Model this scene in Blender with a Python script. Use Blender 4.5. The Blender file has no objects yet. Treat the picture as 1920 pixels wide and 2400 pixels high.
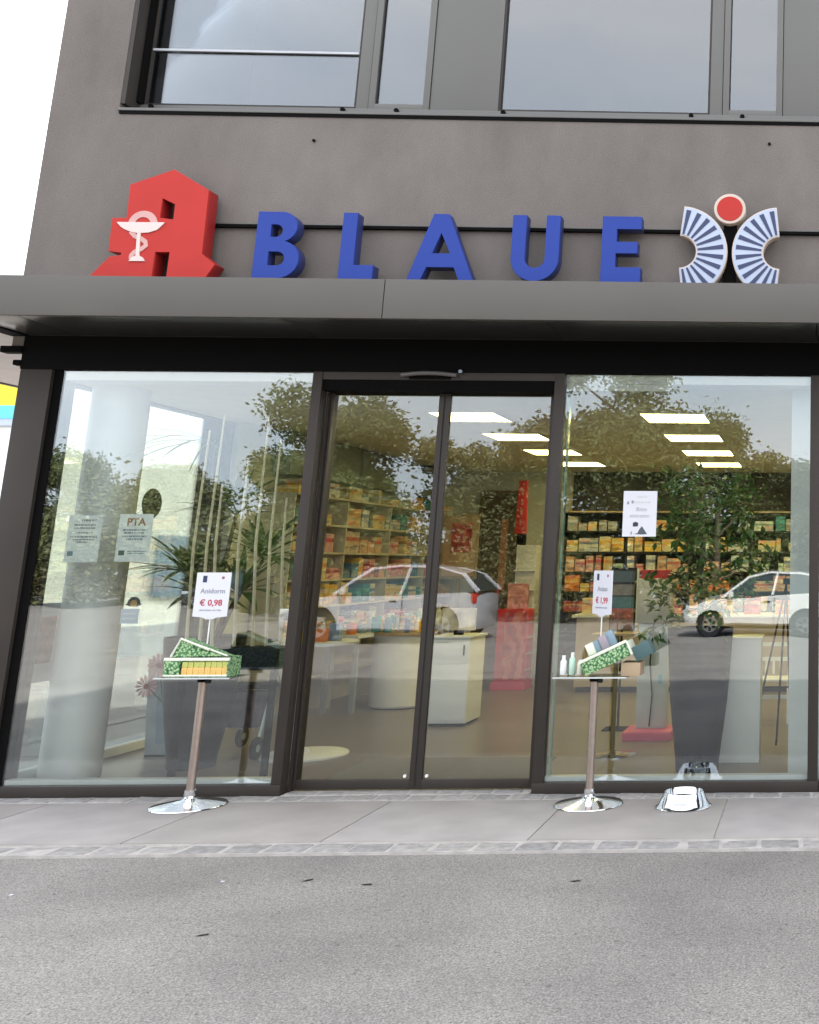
import bpy, bmesh, math, random
from math import sin, cos, pi, radians
from mathutils import Vector, Matrix
random.seed(7)
S = bpy.context.scene
COL = S.collection

# ------------------------------------------------------------------ camera
cam = bpy.data.cameras.new("camera")
cam_o = bpy.data.objects.new("camera", cam); COL.objects.link(cam_o)
cam_o.matrix_world = Matrix(((0.99925302, -0.00805556, -0.03779551, 0.0),
                             (-0.03863629, -0.18816521, -0.98137714, -7.56759),
                             (0.00079374, 0.98210435, -0.18833589, 1.6),
                             (0, 0, 0, 1)))
cam.sensor_fit = 'VERTICAL'; cam.sensor_height = 24.0; cam.sensor_width = 24.0 * 0.8
cam.lens = 23.4
cam.shift_x = -0.43089; cam.shift_y = -0.13656
cam.clip_start = 0.05; cam.clip_end = 1000
S.camera = cam_o

# ------------------------------------------------------------------ hazy sky, sun behind the building (the shop front lies in its shade)
SUN_EL, SUN_AZ = radians(49), radians(24)      # azimuth measured from +Y towards +X
w = bpy.data.worlds.new("World"); S.world = w; w.use_nodes = True
nt = w.node_tree; nt.nodes.clear()
out = nt.nodes.new("ShaderNodeOutputWorld"); bg = nt.nodes.new("ShaderNodeBackground")
sky = nt.nodes.new("ShaderNodeTexSky"); sky.sky_type = 'NISHITA'; sky.sun_disc = False
sky.sun_elevation = SUN_EL; sky.sun_rotation = SUN_AZ; sky.dust_density = 3.0; sky.air_density = 1.2
tc = nt.nodes.new("ShaderNodeTexCoord")
mp = nt.nodes.new("ShaderNodeMapping"); mp.inputs['Scale'].default_value = (1, 1, 2.4)
nz = nt.nodes.new("ShaderNodeTexNoise"); nz.inputs['Scale'].default_value = 1.6; nz.inputs['Detail'].default_value = 5
rp = nt.nodes.new("ShaderNodeValToRGB")
rp.color_ramp.elements[0].position = 0.36; rp.color_ramp.elements[0].color = (7.2, 8.3, 9.7, 1)
rp.color_ramp.elements[1].position = 0.64; rp.color_ramp.elements[1].color = (11.6, 11.4, 11.8, 1)
mx = nt.nodes.new("ShaderNodeMixRGB"); mx.inputs[0].default_value = 0.82
nt.links.new(tc.outputs['Generated'], mp.inputs['Vector']); nt.links.new(mp.outputs[0], nz.inputs['Vector'])
nt.links.new(nz.outputs['Fac'], rp.inputs[0])
nt.links.new(sky.outputs[0], mx.inputs[1]); nt.links.new(rp.outputs[0], mx.inputs[2])
nt.links.new(mx.outputs[0], bg.inputs[0]); bg.inputs[1].default_value = 0.1
nt.links.new(bg.outputs[0], out.inputs[0])
sl = bpy.data.lights.new("sun", 'SUN'); sl.energy = 4.6; sl.angle = radians(1.5); sl.color = (1.0, 0.965, 0.91)
so = bpy.data.objects.new("sun", sl); COL.objects.link(so)
sdir = Vector((sin(SUN_AZ) * cos(SUN_EL), cos(SUN_AZ) * cos(SUN_EL), sin(SUN_EL)))
so.rotation_euler = sdir.to_track_quat('Z', 'Y').to_euler(); so.location = sdir * 60
S.view_settings.view_transform = 'Standard'; S.view_settings.look = 'None'
S.view_settings.exposure = 1.72; S.view_settings.gamma = 1.0
S.render.engine = 'CYCLES'
S.cycles.max_bounces = 9; S.cycles.diffuse_bounces = 3; S.cycles.glossy_bounces = 4
S.cycles.transmission_bounces = 4; S.cycles.transparent_max_bounces = 24
S.cycles.caustics_reflective = False; S.cycles.caustics_refractive = False
S.cycles.use_denoising = True; S.cycles.sample_clamp_indirect = 6.0

# ------------------------------------------------------------------ materials
MATS = {}
def mat(name, col, rough=0.6, metal=0.0, vary=0.06, vscale=6.0, bump=0.0, bscale=80.0, spec=0.5, emit=None, coat=0.0):
    if name in MATS: return MATS[name]
    m = bpy.data.materials.new(name); m.use_nodes = True
    n = m.node_tree.nodes; l = m.node_tree.links; b = n['Principled BSDF']
    b.inputs['Roughness'].default_value = rough; b.inputs['Metallic'].default_value = metal
    b.inputs['Specular IOR Level'].default_value = spec
    if coat: b.inputs['Coat Weight'].default_value = coat; b.inputs['Coat Roughness'].default_value = 0.06
    tcn = n.new('ShaderNodeTexCoord')
    if vary > 0:
        t = n.new('ShaderNodeTexNoise'); t.inputs['Scale'].default_value = vscale; t.inputs['Detail'].default_value = 6
        l.new(tcn.outputs['Object'], t.inputs['Vector'])
        r = n.new('ShaderNodeValToRGB')
        r.color_ramp.elements[0].position = 0.3; r.color_ramp.elements[1].position = 0.7
        r.color_ramp.elements[0].color = tuple(max(0, c * (1 - vary)) for c in col) + (1,)
        r.color_ramp.elements[1].color = tuple(min(1, c * (1 + vary)) for c in col) + (1,)
        l.new(t.outputs['Fac'], r.inputs[0]); l.new(r.outputs[0], b.inputs['Base Color'])
    else:
        b.inputs['Base Color'].default_value = tuple(col) + (1,)
    if bump > 0:
        t2 = n.new('ShaderNodeTexNoise'); t2.inputs['Scale'].default_value = bscale; t2.inputs['Detail'].default_value = 4
        l.new(tcn.outputs['Object'], t2.inputs['Vector'])
        bp = n.new('ShaderNodeBump'); bp.inputs['Strength'].default_value = bump; bp.inputs['Distance'].default_value = 0.01
        l.new(t2.outputs['Fac'], bp.inputs['Height']); l.new(bp.outputs[0], b.inputs['Normal'])
    if emit:
        b.inputs['Emission Color'].default_value = tuple(emit[0]) + (1,); b.inputs['Emission Strength'].default_value = emit[1]
    MATS[name] = m
    return m

def glass(name, tint, fac0, fac1):
    m = bpy.data.materials.new(name); m.use_nodes = True
    n = m.node_tree.nodes; l = m.node_tree.links; n.clear()
    o = n.new('ShaderNodeOutputMaterial'); t = n.new('ShaderNodeBsdfTransparent'); g = n.new('ShaderNodeBsdfGlossy')
    t.inputs[0].default_value = tuple(tint) + (1,); g.inputs['Roughness'].default_value = 0.0
    g.inputs['Color'].default_value = (0.95, 0.98, 1.0, 1)
    lw = n.new('ShaderNodeLayerWeight'); lw.inputs['Blend'].default_value = 0.35
    mr = n.new('ShaderNodeMapRange'); mr.inputs['To Min'].default_value = fac0; mr.inputs['To Max'].default_value = fac1
    ms = n.new('ShaderNodeMixShader')
    tcn = n.new('ShaderNodeTexCoord'); wv = n.new('ShaderNodeTexNoise'); wv.inputs['Scale'].default_value = 0.9; wv.inputs['Detail'].default_value = 2
    bp = n.new('ShaderNodeBump'); bp.inputs['Strength'].default_value = 0.25; bp.inputs['Distance'].default_value = 0.010
    l.new(tcn.outputs['Object'], wv.inputs['Vector']); l.new(wv.outputs['Fac'], bp.inputs['Height']); l.new(bp.outputs[0], g.inputs['Normal'])
    l.new(lw.outputs['Fresnel'], mr.inputs['Value']); l.new(mr.outputs[0], ms.inputs[0])
    l.new(t.outputs[0], ms.inputs[1]); l.new(g.outputs[0], ms.inputs[2]); l.new(ms.outputs[0], o.inputs[0])
    MATS[name] = m
    return m

def carton(name, base, band, lo=0.55, hi=0.75):
    """printed carton: base colour with a printed band and small print flecks"""
    if name in MATS: return MATS[name]
    m = bpy.data.materials.new(name); m.use_nodes = True
    n = m.node_tree.nodes; l = m.node_tree.links; b = n['Principled BSDF']; b.inputs['Roughness'].default_value = 0.45
    tcn = n.new('ShaderNodeTexCoord'); sp = n.new('ShaderNodeSeparateXYZ'); l.new(tcn.outputs['Generated'], sp.inputs[0])
    r = n.new('ShaderNodeValToRGB'); r.color_ramp.interpolation = 'CONSTANT'
    e = r.color_ramp.elements; e[0].position = 0; e[0].color = tuple(base) + (1,)
    e[1].position = lo; e[1].color = tuple(band) + (1,)
    x = e.new(hi); x.color = tuple(base) + (1,)
    l.new(sp.outputs['Z'], r.inputs[0])
    mpn = n.new('ShaderNodeMapping'); mpn.inputs['Scale'].default_value = (1.0, 1.0, 3.4); l.new(tcn.outputs['Object'], mpn.inputs[0])
    oi = n.new('ShaderNodeObjectInfo'); va = n.new('ShaderNodeVectorMath'); l.new(mpn.outputs[0], va.inputs[0])
    cb = n.new('ShaderNodeCombineXYZ'); ml = n.new('ShaderNodeMath'); ml.operation = 'MULTIPLY'; ml.inputs[1].default_value = 40
    l.new(oi.outputs['Random'], ml.inputs[0]); l.new(ml.outputs[0], cb.inputs[0]); l.new(ml.outputs[0], cb.inputs[2]); l.new(cb.outputs[0], va.inputs[1])
    t = n.new('ShaderNodeTexNoise'); t.inputs['Scale'].default_value = 26; t.inputs['Detail'].default_value = 3
    l.new(va.outputs[0], t.inputs['Vector'])
    r2 = n.new('ShaderNodeValToRGB'); r2.color_ramp.elements[0].position = 0.56; r2.color_ramp.elements[1].position = 0.6
    r2.color_ramp.elements[0].color = (0, 0, 0, 1); r2.color_ramp.elements[1].color = (0.8, 0.8, 0.8, 1)
    l.new(t.outputs['Fac'], r2.inputs[0])
    vo = n.new('ShaderNodeTexVoronoi'); vo.inputs['Scale'].default_value = 9; l.new(va.outputs[0], vo.inputs['Vector'])
    r3 = n.new('ShaderNodeValToRGB'); r3.color_ramp.interpolation = 'CONSTANT'; q = r3.color_ramp.elements
    q[0].position = 0; q[0].color = (1, 1, 1, 1); q[1].position = 0.55; q[1].color = (0.75, 0.85, 1.15, 1)
    for ps_, cc in ((0.68, (1.15, 0.7, 0.7, 1)), (0.80, (0.5, 0.5, 0.55, 1)), (0.9, (1.3, 1.35, 1.4, 1))):
        z_ = q.new(ps_); z_.color = cc
    sr = n.new('ShaderNodeSeparateColor'); l.new(vo.outputs['Color'], sr.inputs[0]); l.new(sr.outputs[0], r3.inputs[0])
    mxx = n.new('ShaderNodeMixRGB'); mxx.inputs[2].default_value = tuple(band) + (1,)
    my = n.new('ShaderNodeMixRGB'); my.blend_type = 'MULTIPLY'; my.inputs[0].default_value = 1.0
    l.new(r2.outputs[0], mxx.inputs[0]); l.new(r.outputs[0], mxx.inputs[1]); l.new(mxx.outputs[0], my.inputs[1]); l.new(r3.outputs[0], my.inputs[2])
    l.new(my.outputs[0], b.inputs['Base Color'])
    MATS[name] = m
    return m

def asphalt_mat():
    m = bpy.data.materials.new('asphalt'); m.use_nodes = True
    n = m.node_tree.nodes; l = m.node_tree.links; b = n['Principled BSDF']
    b.inputs['Roughness'].default_value = 0.9; b.inputs['Specular IOR Level'].default_value = 0.25
    tcn = n.new('ShaderNodeTexCoord')
    v = n.new('ShaderNodeTexVoronoi'); v.inputs['Scale'].default_value = 120
    f = n.new('ShaderNodeTexNoise'); f.inputs['Scale'].default_value = 105; f.inputs['Detail'].default_value = 6; f.inputs['Roughness'].default_value = 0.7
    g = n.new('ShaderNodeTexNoise'); g.inputs['Scale'].default_value = 0.9; g.inputs['Detail'].default_value = 6
    for t in (v, f, g): l.new(tcn.outputs['Object'], t.inputs['Vector'])
    r = n.new('ShaderNodeValToRGB')
    e = r.color_ramp.elements; e[0].position = 0.33; e[0].color = (0.112, 0.105, 0.099, 1); e[1].position = 0.66; e[1].color = (0.345, 0.325, 0.306, 1)
    x = e.new(0.47); x.color = (0.212, 0.199, 0.187, 1)
    l.new(f.outputs['Fac'], r.inputs[0])
    vr = n.new('ShaderNodeValToRGB'); vr.color_ramp.elements[0].color = (0.72, 0.72, 0.72, 1); vr.color_ramp.elements[1].color = (1.3, 1.28, 1.25, 1)
    l.new(v.outputs['Color'], vr.inputs[0])
    m1 = n.new('ShaderNodeMixRGB'); m1.blend_type = 'MULTIPLY'; m1.inputs[0].default_value = 0.85
    l.new(r.outputs[0], m1.inputs[1]); l.new(vr.outputs[0], m1.inputs[2])
    gr = n.new('ShaderNodeValToRGB'); gr.color_ramp.elements[0].position = 0.3; gr.color_ramp.elements[0].color = (0.80, 0.79, 0.79, 1)
    gr.color_ramp.elements[1].position = 0.7; gr.color_ramp.elements[1].color = (1.13, 1.12, 1.1, 1)
    l.new(g.outputs['Fac'], gr.inputs[0])
    m2 = n.new('ShaderNodeMixRGB'); m2.blend_type = 'MULTIPLY'; m2.inputs[0].default_value = 1
    l.new(m1.outputs[0], m2.inputs[1]); l.new(gr.outputs[0], m2.inputs[2]); l.new(m2.outputs[0], b.inputs['Base Color'])
    pt_ = n.new('ShaderNodeTexNoise'); pt_.inputs['Scale'].default_value = 34; pt_.inputs['Detail'].default_value = 2; l.new(tcn.outputs['Object'], pt_.inputs['Vector'])
    pr_ = n.new('ShaderNodeValToRGB'); pr_.color_ramp.elements[0].position = 0.27; pr_.color_ramp.elements[0].color = (0.55, 0.54, 0.53, 1); pr_.color_ramp.elements[1].position = 0.36; pr_.color_ramp.elements[1].color = (1, 1, 1, 1)
    l.new(pt_.outputs['Fac'], pr_.inputs[0])
    sm_ = n.new('ShaderNodeMapping'); sm_.inputs['Scale'].default_value = (0.6, 1.3, 1); l.new(tcn.outputs['Object'], sm_.inputs[0])
    ws_ = n.new('ShaderNodeTexNoise'); ws_.inputs['Scale'].default_value = 1.1; ws_.inputs['Detail'].default_value = 7; l.new(sm_.outputs[0], ws_.inputs['Vector'])
    wr_ = n.new('ShaderNodeValToRGB'); wr_.color_ramp.elements[0].position = 0.34; wr_.color_ramp.elements[0].color = (0.92, 0.915, 0.91, 1); wr_.color_ramp.elements[1].position = 0.62; wr_.color_ramp.elements[1].color = (1.05, 1.045, 1.04, 1)
    l.new(ws_.outputs['Fac'], wr_.inputs[0])
    m3 = n.new('ShaderNodeMixRGB'); m3.blend_type = 'MULTIPLY'; m3.inputs[0].default_value = 1; l.new(m2.outputs[0], m3.inputs[1]); l.new(pr_.outputs[0], m3.inputs[2])
    m4 = n.new('ShaderNodeMixRGB'); m4.blend_type = 'MULTIPLY'; m4.inputs[0].default_value = 1; l.new(m3.outputs[0], m4.inputs[1]); l.new(wr_.outputs[0], m4.inputs[2]); l.new(m4.outputs[0], b.inputs['Base Color'])
    bp = n.new('ShaderNodeBump'); bp.inputs['Strength'].default_value = 0.55; bp.inputs['Distance'].default_value = 0.006
    l.new(v.outputs['Distance'], bp.inputs['Height']); l.new(bp.outputs[0], b.inputs['Normal'])
    MATS['asphalt'] = m
    return m

def stucco_mat():
    m = mat('stucco', (0.205, 0.184, 0.176), 0.92, 0, 0, bump=0)
    n = m.node_tree.nodes; l = m.node_tree.links; b = n['Principled BSDF']; b.inputs['Specular IOR Level'].default_value = 0.2
    tcn = n.new('ShaderNodeTexCoord')
    a = n.new('ShaderNodeTexNoise'); a.inputs['Scale'].default_value = 1.3; a.inputs['Detail'].default_value = 7; a.inputs['Roughness'].default_value = 0.62
    mpn = n.new('ShaderNodeMapping'); mpn.inputs['Scale'].default_value = (1.0, 1.0, 0.55)
    l.new(tcn.outputs['Object'], mpn.inputs[0]); l.new(mpn.outputs[0], a.inputs['Vector'])
    r = n.new('ShaderNodeValToRGB'); e = r.color_ramp.elements
    e[0].position = 0.32; e[0].color = (0.130, 0.115, 0.104, 1); e[1].position = 0.70; e[1].color = (0.184, 0.163, 0.147, 1)
    l.new(a.outputs['Fac'], r.inputs[0]); 
    f = n.new('ShaderNodeTexNoise'); f.inputs['Scale'].default_value = 130; f.inputs['Detail'].default_value = 3
    l.new(tcn.outputs['Object'], f.inputs['Vector'])
    fr = n.new('ShaderNodeValToRGB'); fr.color_ramp.elements[0].position = 0.3; fr.color_ramp.elements[0].color = (0.78, 0.78, 0.78, 1)
    fr.color_ramp.elements[1].position = 0.7; fr.color_ramp.elements[1].color = (1.1, 1.1, 1.1, 1)
    l.new(f.outputs['Fac'], fr.inputs[0])
    mm = n.new('ShaderNodeMixRGB'); mm.blend_type = 'MULTIPLY'; mm.inputs[0].default_value = 1
    l.new(r.outputs[0], mm.inputs[1]); l.new(fr.outputs[0], mm.inputs[2]); l.new(mm.outputs[0], b.inputs['Base Color'])
    bp = n.new('ShaderNodeBump'); bp.inputs['Strength'].default_value = 0.5; bp.inputs['Distance'].default_value = 0.004
    l.new(f.outputs['Fac'], bp.inputs['Height']); l.new(bp.outputs[0], b.inputs['Normal'])
    return m

asphalt_mat(); stucco_mat()
M_concrete = mat('concrete', (0.298, 0.270, 0.248), 0.88, 0, 0.12, 2.3, 0.25, 180)
M_concrete2 = mat('concrete_pale', (0.318, 0.292, 0.271), 0.88, 0, 0.11, 3.1, 0.25, 180)
M_stone = [mat('stone_%d' % i, c, 0.85, 0, 0.22, 22, 0.6, 60) for i, c in enumerate([(0.285, 0.268, 0.25), (0.25, 0.238, 0.225), (0.31, 0.29, 0.27), (0.27, 0.256, 0.245)])]
M_mortar = mat('mortar', (0.40, 0.37, 0.34), 0.95, 0, 0.15, 12, 0.3, 90)
M_fascia = mat('painted_aluminium', (0.082, 0.0745, 0.064), 0.55, 0.1, 0.06, 1.4)
M_band = mat('window_metal', (0.104, 0.100, 0.091), 0.5, 0.15, 0.03, 1.2)
M_frame = mat('bronze_frame', (0.040, 0.033, 0.028), 0.5, 0.3, 0.08, 3, spec=0.3)
M_black = mat('black_metal', (0.003, 0.0027, 0.0027), 0.8, 0.0, 0.05, spec=0.08)
M_rubber = mat('rubber', (0.012, 0.012, 0.012), 0.8)
M_soffit = mat('soffit', (0.10, 0.098, 0.09), 0.27, 0.7, 0.05, spec=0.6)
M_soffit_side = mat('side_soffit', (0.74, 0.70, 0.69), 0.9, 0, 0.06, 5, 0.3, 120)
M_red = mat('sign_red', (0.405, 0.026, 0.020), 0.6, 0, 0.06, 2, spec=0.25)
M_blue = mat('sign_blue', (0.021, 0.047, 0.25), 0.6, 0, 0.06, 2, spec=0.2)
M_navy = mat('emblem_navy', (0.018, 0.028, 0.085), 0.5, 0, 0.04)
M_signwhite = mat('sign_white', (0.37, 0.42, 0.53), 0.5, 0, 0.04)
M_cream = mat('sign_cream', (0.50, 0.41, 0.345), 0.5, 0, 0.05)
M_white = mat('white_paint', (0.74, 0.75, 0.73), 0.55, 0, 0.03)
M_warmwhite = mat('warm_white', (0.70, 0.68, 0.62), 0.6, 0, 0.03)
M_paper = mat('paper', (0.60, 0.60, 0.63), 0.7, 0, 0.015)
M_paperg = mat('pale_paper', (0.84, 0.88, 0.86), 0.7, 0, 0.02)
M_ink = mat('ink', (0.03, 0.03, 0.045), 0.7, 0, 0)
M_inkgrey = mat('grey_ink', (0.25, 0.26, 0.30), 0.7, 0, 0)
M_inkred = mat('red_ink', (0.42, 0.05, 0.07), 0.7, 0, 0)
M_chrome = mat('chrome', (0.82, 0.83, 0.84), 0.09, 1.0, 0.02)
M_steel = mat('brushed_steel', (0.34, 0.275, 0.235), 0.38, 0.8, 0.08, 30)
M_planter = mat('planter', (0.006, 0.008, 0.018), 0.6, 0, 0.08, 3, spec=0.2)
M_soil = mat('soil', (0.02, 0.014, 0.009), 0.95, 0, 0.2, 30, 0.5, 60)
M_leaf = mat('leaf_green', (0.065, 0.14, 0.022), 0.45, 0, 0.35, 9)
M_leafd = mat('leaf_dark', (0.048, 0.125, 0.024), 0.45, 0, 0.3, 9)
M_leafy = mat('leaf_yellowgreen', (0.15, 0.20, 0.035), 0.5, 0, 0.3, 9)
M_bark = mat('bark', (0.10, 0.075, 0.05), 0.9, 0, 0.3, 14, 0.6, 40)
M_floor = mat('tile_floor', (0.175, 0.142, 0.118), 0.32, 0, 0.07, 1.6)
M_ceil = mat('ceiling', (0.72, 0.68, 0.54), 0.85, 0, 0.03)
M_wall = mat('interior_wall', (0.60, 0.60, 0.53), 0.8, 0, 0.03)
M_shelfblack = mat('black_shelf', (0.008, 0.007, 0.007), 0.5, 0, 0.08)
M_shelfcream = mat('cream_shelf', (0.55, 0.50, 0.38), 0.55, 0, 0.05)
M_wood = mat('pale_wood', (0.42, 0.31, 0.19), 0.5, 0, 0.15, 8)
M_lamp = mat('lamp_diffuser', (0.8, 0.7, 0.3), 0.5, 0, 0, emit=((1.0, 0.85, 0.32), 4.2))
M_teal = mat('teal', (0.03, 0.20, 0.20), 0.45)
M_pink = mat('pink', (0.62, 0.07, 0.15), 0.45)
M_redpl = mat('red_plastic', (0.50, 0.015, 0.015), 0.4)
M_orange = mat('orange', (0.66, 0.19, 0.03), 0.5)
M_yellow = mat('station_yellow', (0.78, 0.55, 0.015), 0.45, 0, 0.03)
M_cyan = mat('station_cyan', (0.10, 0.47, 0.60), 0.45, 0, 0.03)
M_render = mat('cream_render', (0.84, 0.82, 0.68), 0.9, 0, 0.05, 1.5, 0.2, 60)
M_greyblue = mat('grey_blue', (0.22, 0.30, 0.36), 0.6, 0, 0.1)
M_carwhite = mat('car_white', (0.82, 0.81, 0.79), 0.25, 0, 0.01, coat=1.0)
M_carsilver = mat('car_silver', (0.50, 0.50, 0.54), 0.3, 0.1, 0.01, coat=1.0)
M_cardark = mat('car_dark', (0.03, 0.035, 0.05), 0.25, 0.3, 0.01, coat=1.0)
M_carglass = mat('car_glass', (0.03, 0.05, 0.05), 0.05, 0, 0, spec=0.8)
M_tyre = mat('tyre', (0.012, 0.012, 0.012), 0.85)
M_rim = mat('rim', (0.5, 0.5, 0.52), 0.3, 0.9, 0.02)
M_headlight = mat('headlight_lens', (0.6, 0.63, 0.65), 0.1, 0, 0, spec=0.8)
M_hedge = mat('hedge_leaf', (0.095, 0.085, 0.03), 0.6, 0, 0.4, 2.5)
M_tree1 = mat('tree_leaf', (0.085, 0.105, 0.030), 0.6, 0, 0.4, 0.9)
M_tree2 = mat('tree_leaf_olive', (0.10, 0.108, 0.036), 0.6, 0, 0.4, 0.9)
G_shop = glass('shop_glass', (0.965, 0.99, 0.975), 0.057, 0.85)
G_door = glass('door_glass', (0.955, 0.97, 0.96), 0.046, 0.85)
G_up = glass('coated_glass', (0.55, 0.57, 0.58), 0.072, 0.9)

# ------------------------------------------------------------------ mesh helpers
class MB:
    def __init__(s): s.v = []; s.f = []; s.m = []; s.mi = 0
    def face(s, pts):
        b = len(s.v); s.v += [tuple(p) for p in pts]; s.f.append(tuple(range(b, b + len(pts)))); s.m.append(s.mi); return s
    def add(s, vs, fs):
        b = len(s.v); s.v += [tuple(p) for p in vs]
        for f in fs: s.f.append(tuple(i + b for i in f)); s.m.append(s.mi)
        return s
    def box(s, x0, x1, y0, y1, z0, z1, rot=None, piv=None):
        vs = [(x, y, z) for z in (z0, z1) for y in (y0, y1) for x in (x0, x1)]
        if rot is not None:
            p = Vector(piv) if piv else Vector(((x0 + x1) / 2, (y0 + y1) / 2, (z0 + z1) / 2))
            vs = [tuple(p + rot @ (Vector(q) - p)) for q in vs]
        return s.add(vs, [(0, 2, 3, 1), (4, 5, 7, 6), (0, 1, 5, 4), (2, 6, 7, 3), (0, 4, 6, 2), (1, 3, 7, 5)])
    def tube(s, pts, r, n=8, cap=True):
        pts = [Vector(p) for p in pts]; rs = r if isinstance(r, (list, tuple)) else [r] * len(pts)
        rings = []; b = len(s.v)
        up = Vector((0.13, 0.27, 0.95)).normalized()
        for i, p in enumerate(pts):
            d = (pts[min(i + 1, len(pts) - 1)] - pts[max(i - 1, 0)]).normalized()
            a = d.cross(up); 
            if a.length < 1e-3: a = d.cross(Vector((1, 0, 0)))
            a.normalize(); c = d.cross(a)
            for k in range(n):
                t = 2 * pi * k / n; s.v.append(tuple(p + rs[i] * (cos(t) * a + sin(t) * c)))
        for i in range(len(pts) - 1):
            for k in range(n):
                k2 = (k + 1) % n; s.f.append((b + i * n + k, b + i * n + k2, b + (i + 1) * n + k2, b + (i + 1) * n + k)); s.m.append(s.mi)
        if cap:
            s.f.append(tuple(b + k for k in range(n))[::-1]); s.m.append(s.mi)
            e = b + (len(pts) - 1) * n; s.f.append(tuple(e + k for k in range(n))); s.m.append(s.mi)
        return s
    def lathe(s, prof, c=(0, 0, 0), n=32, axis='z'):
        b = len(s.v); k0 = len(prof)
        for (r, h) in prof:
            for k in range(n):
                t = 2 * pi * k / n
                q = (r * cos(t), r * sin(t), h)
                if axis == 'y': q = (q[0], q[2], q[1])
                if axis == 'x': q = (q[2], q[0], q[1])
                s.v.append((c[0] + q[0], c[1] + q[1], c[2] + q[2]))
        for i in range(k0 - 1):
            for k in range(n):
                k2 = (k + 1) % n; s.f.append((b + i * n + k, b + i * n + k2, b + (i + 1) * n + k2, b + (i + 1) * n + k)); s.m.append(s.mi)
        s.f.append(tuple(b + k for k in range(n))[::-1]); s.m.append(s.mi)
        e = b + (k0 - 1) * n; s.f.append(tuple(e + k for k in range(n))); s.m.append(s.mi)
        return s
    def prism(s, poly, y0, y1):
        """polygon in x,z extruded along y"""
        n = len(poly); b = len(s.v)
        s.v += [(p[0], y0, p[1]) for p in poly] + [(p[0], y1, p[1]) for p in poly]
        s.f.append(tuple(range(b, b + n))); s.m.append(s.mi)
        s.f.append(tuple(range(b + n, b + 2 * n))[::-1]); s.m.append(s.mi)
        for i in range(n):
            j = (i + 1) % n; s.f.append((b + j, b + i, b + n + i, b + n + j)); s.m.append(s.mi)
        return s
    def mesh(s, name, mats, org=(0, 0, 0), smooth=True, bevel=0.0, fix=True):
        me = bpy.data.meshes.new(name)
        o = Vector(org)
        me.from_pydata([tuple(Vector(v) - o) for v in s.v], [], s.f)
        if not isinstance(mats, (list, tuple)): mats = [mats]
        for m in mats: me.materials.append(m)
        if any(s.m):
            for i, p in enumerate(me.polygons): p.material_index = s.m[i]
        if fix or bevel > 0:
            bm = bmesh.new(); bm.from_mesh(me)
            bmesh.ops.recalc_face_normals(bm, faces=bm.faces)
            if bevel > 0:
                es = [e for e in bm.edges if e.is_manifold and e.calc_face_angle(0) > 0.5]
                bmesh.ops.bevel(bm, geom=es, offset=bevel, segments=2, profile=0.6, affect='EDGES')
            bm.to_mesh(me); bm.free()
        if smooth:
            for p in me.polygons: p.use_smooth = True
            me.set_sharp_from_angle(angle=radians(38))
        me.update()
        return me

def link(name, me, parent=None, loc=None):
    o = bpy.data.objects.new(name, me); COL.objects.link(o)
    if parent is not None: o.parent = parent
    if loc is not None: o.location = loc
    return o
def abs_loc(o):
    v = Vector((0, 0, 0))
    while o is not None: v += o.location; o = o.parent
    return v
def part(name, mb, m, parent, bevel=0.0, label=None, kind=None, smooth=True, fix=True):
    """mesh given in world coordinates, parented to an unrotated thing or part"""
    o = link(name, mb.mesh(name, m, abs_loc(parent), smooth, bevel, fix), parent)
    if label: o['label'] = label
    if kind: o['kind'] = kind
    return o
def thing(name, label, cat, loc=(0, 0, 0), group=None):
    o = bpy.data.objects.new(name, None); COL.objects.link(o); o.location = loc; o.empty_display_size = 0.1
    o['label'] = label; o['category'] = cat
    if group: o['group'] = group
    return o
def solo(name, mb, m, label, cat, loc=(0, 0, 0), group=None, bevel=0.0, kind=None, smooth=True, fix=True):
    o = link(name, mb.mesh(name, m, loc, smooth, bevel, fix), None, loc)
    if kind: o['kind'] = kind
    if label: o['label'] = label
    if cat: o['category'] = cat
    if group: o['group'] = group
    return o
def structure(name, mb, m, smooth=False, parent=None):
    o = link(name, mb.mesh(name, m, (0, 0, 0), smooth), parent); o['kind'] = 'structure'; return o
def dup(src, loc, label=None, group=None, rz=None):
    r = src.copy(); COL.objects.link(r); r.location = loc
    if rz is not None: r.rotation_euler.z = rz
    if label: r['label'] = label
    if group: r['group'] = group
    for ch in list(src.children):
        c = ch.copy(); COL.objects.link(c); c.parent = r
        for g in list(ch.children):
            d = g.copy(); COL.objects.link(d); d.parent = c
    return r
def flat_shape(splines, y_front, depth, bevel=0.004):
    """filled outlines (with holes) in x,z made solid between y_front and y_front+depth"""
    cu = bpy.data.curves.new('outline', 'CURVE'); cu.dimensions = '2D'; cu.fill_mode = 'BOTH'
    cu.extrude = depth / 2 - bevel; cu.bevel_depth = bevel; cu.bevel_resolution = 1
    cu.offset = -bevel
    for sp in splines:
        q = cu.splines.new('POLY'); q.points.add(len(sp) - 1); q.use_cyclic_u = True
        for i, (x, z) in enumerate(sp): q.points[i].co = (x, z, 0, 1)
    o = bpy.data.objects.new('outline', cu); COL.objects.link(o)
    dg = bpy.context.evaluated_depsgraph_get(); me = bpy.data.meshes.new_from_object(o.evaluated_get(dg))
    mb = MB(); yc = y_front + depth / 2
    mb.v = [(v.co.x, yc - v.co.z, v.co.y) for v in me.vertices]; mb.f = [tuple(p.vertices) for p in me.polygons]; mb.m = [0] * len(mb.f)
    bpy.data.objects.remove(o); bpy.data.curves.remove(cu); bpy.data.meshes.remove(me)
    return mb
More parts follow.
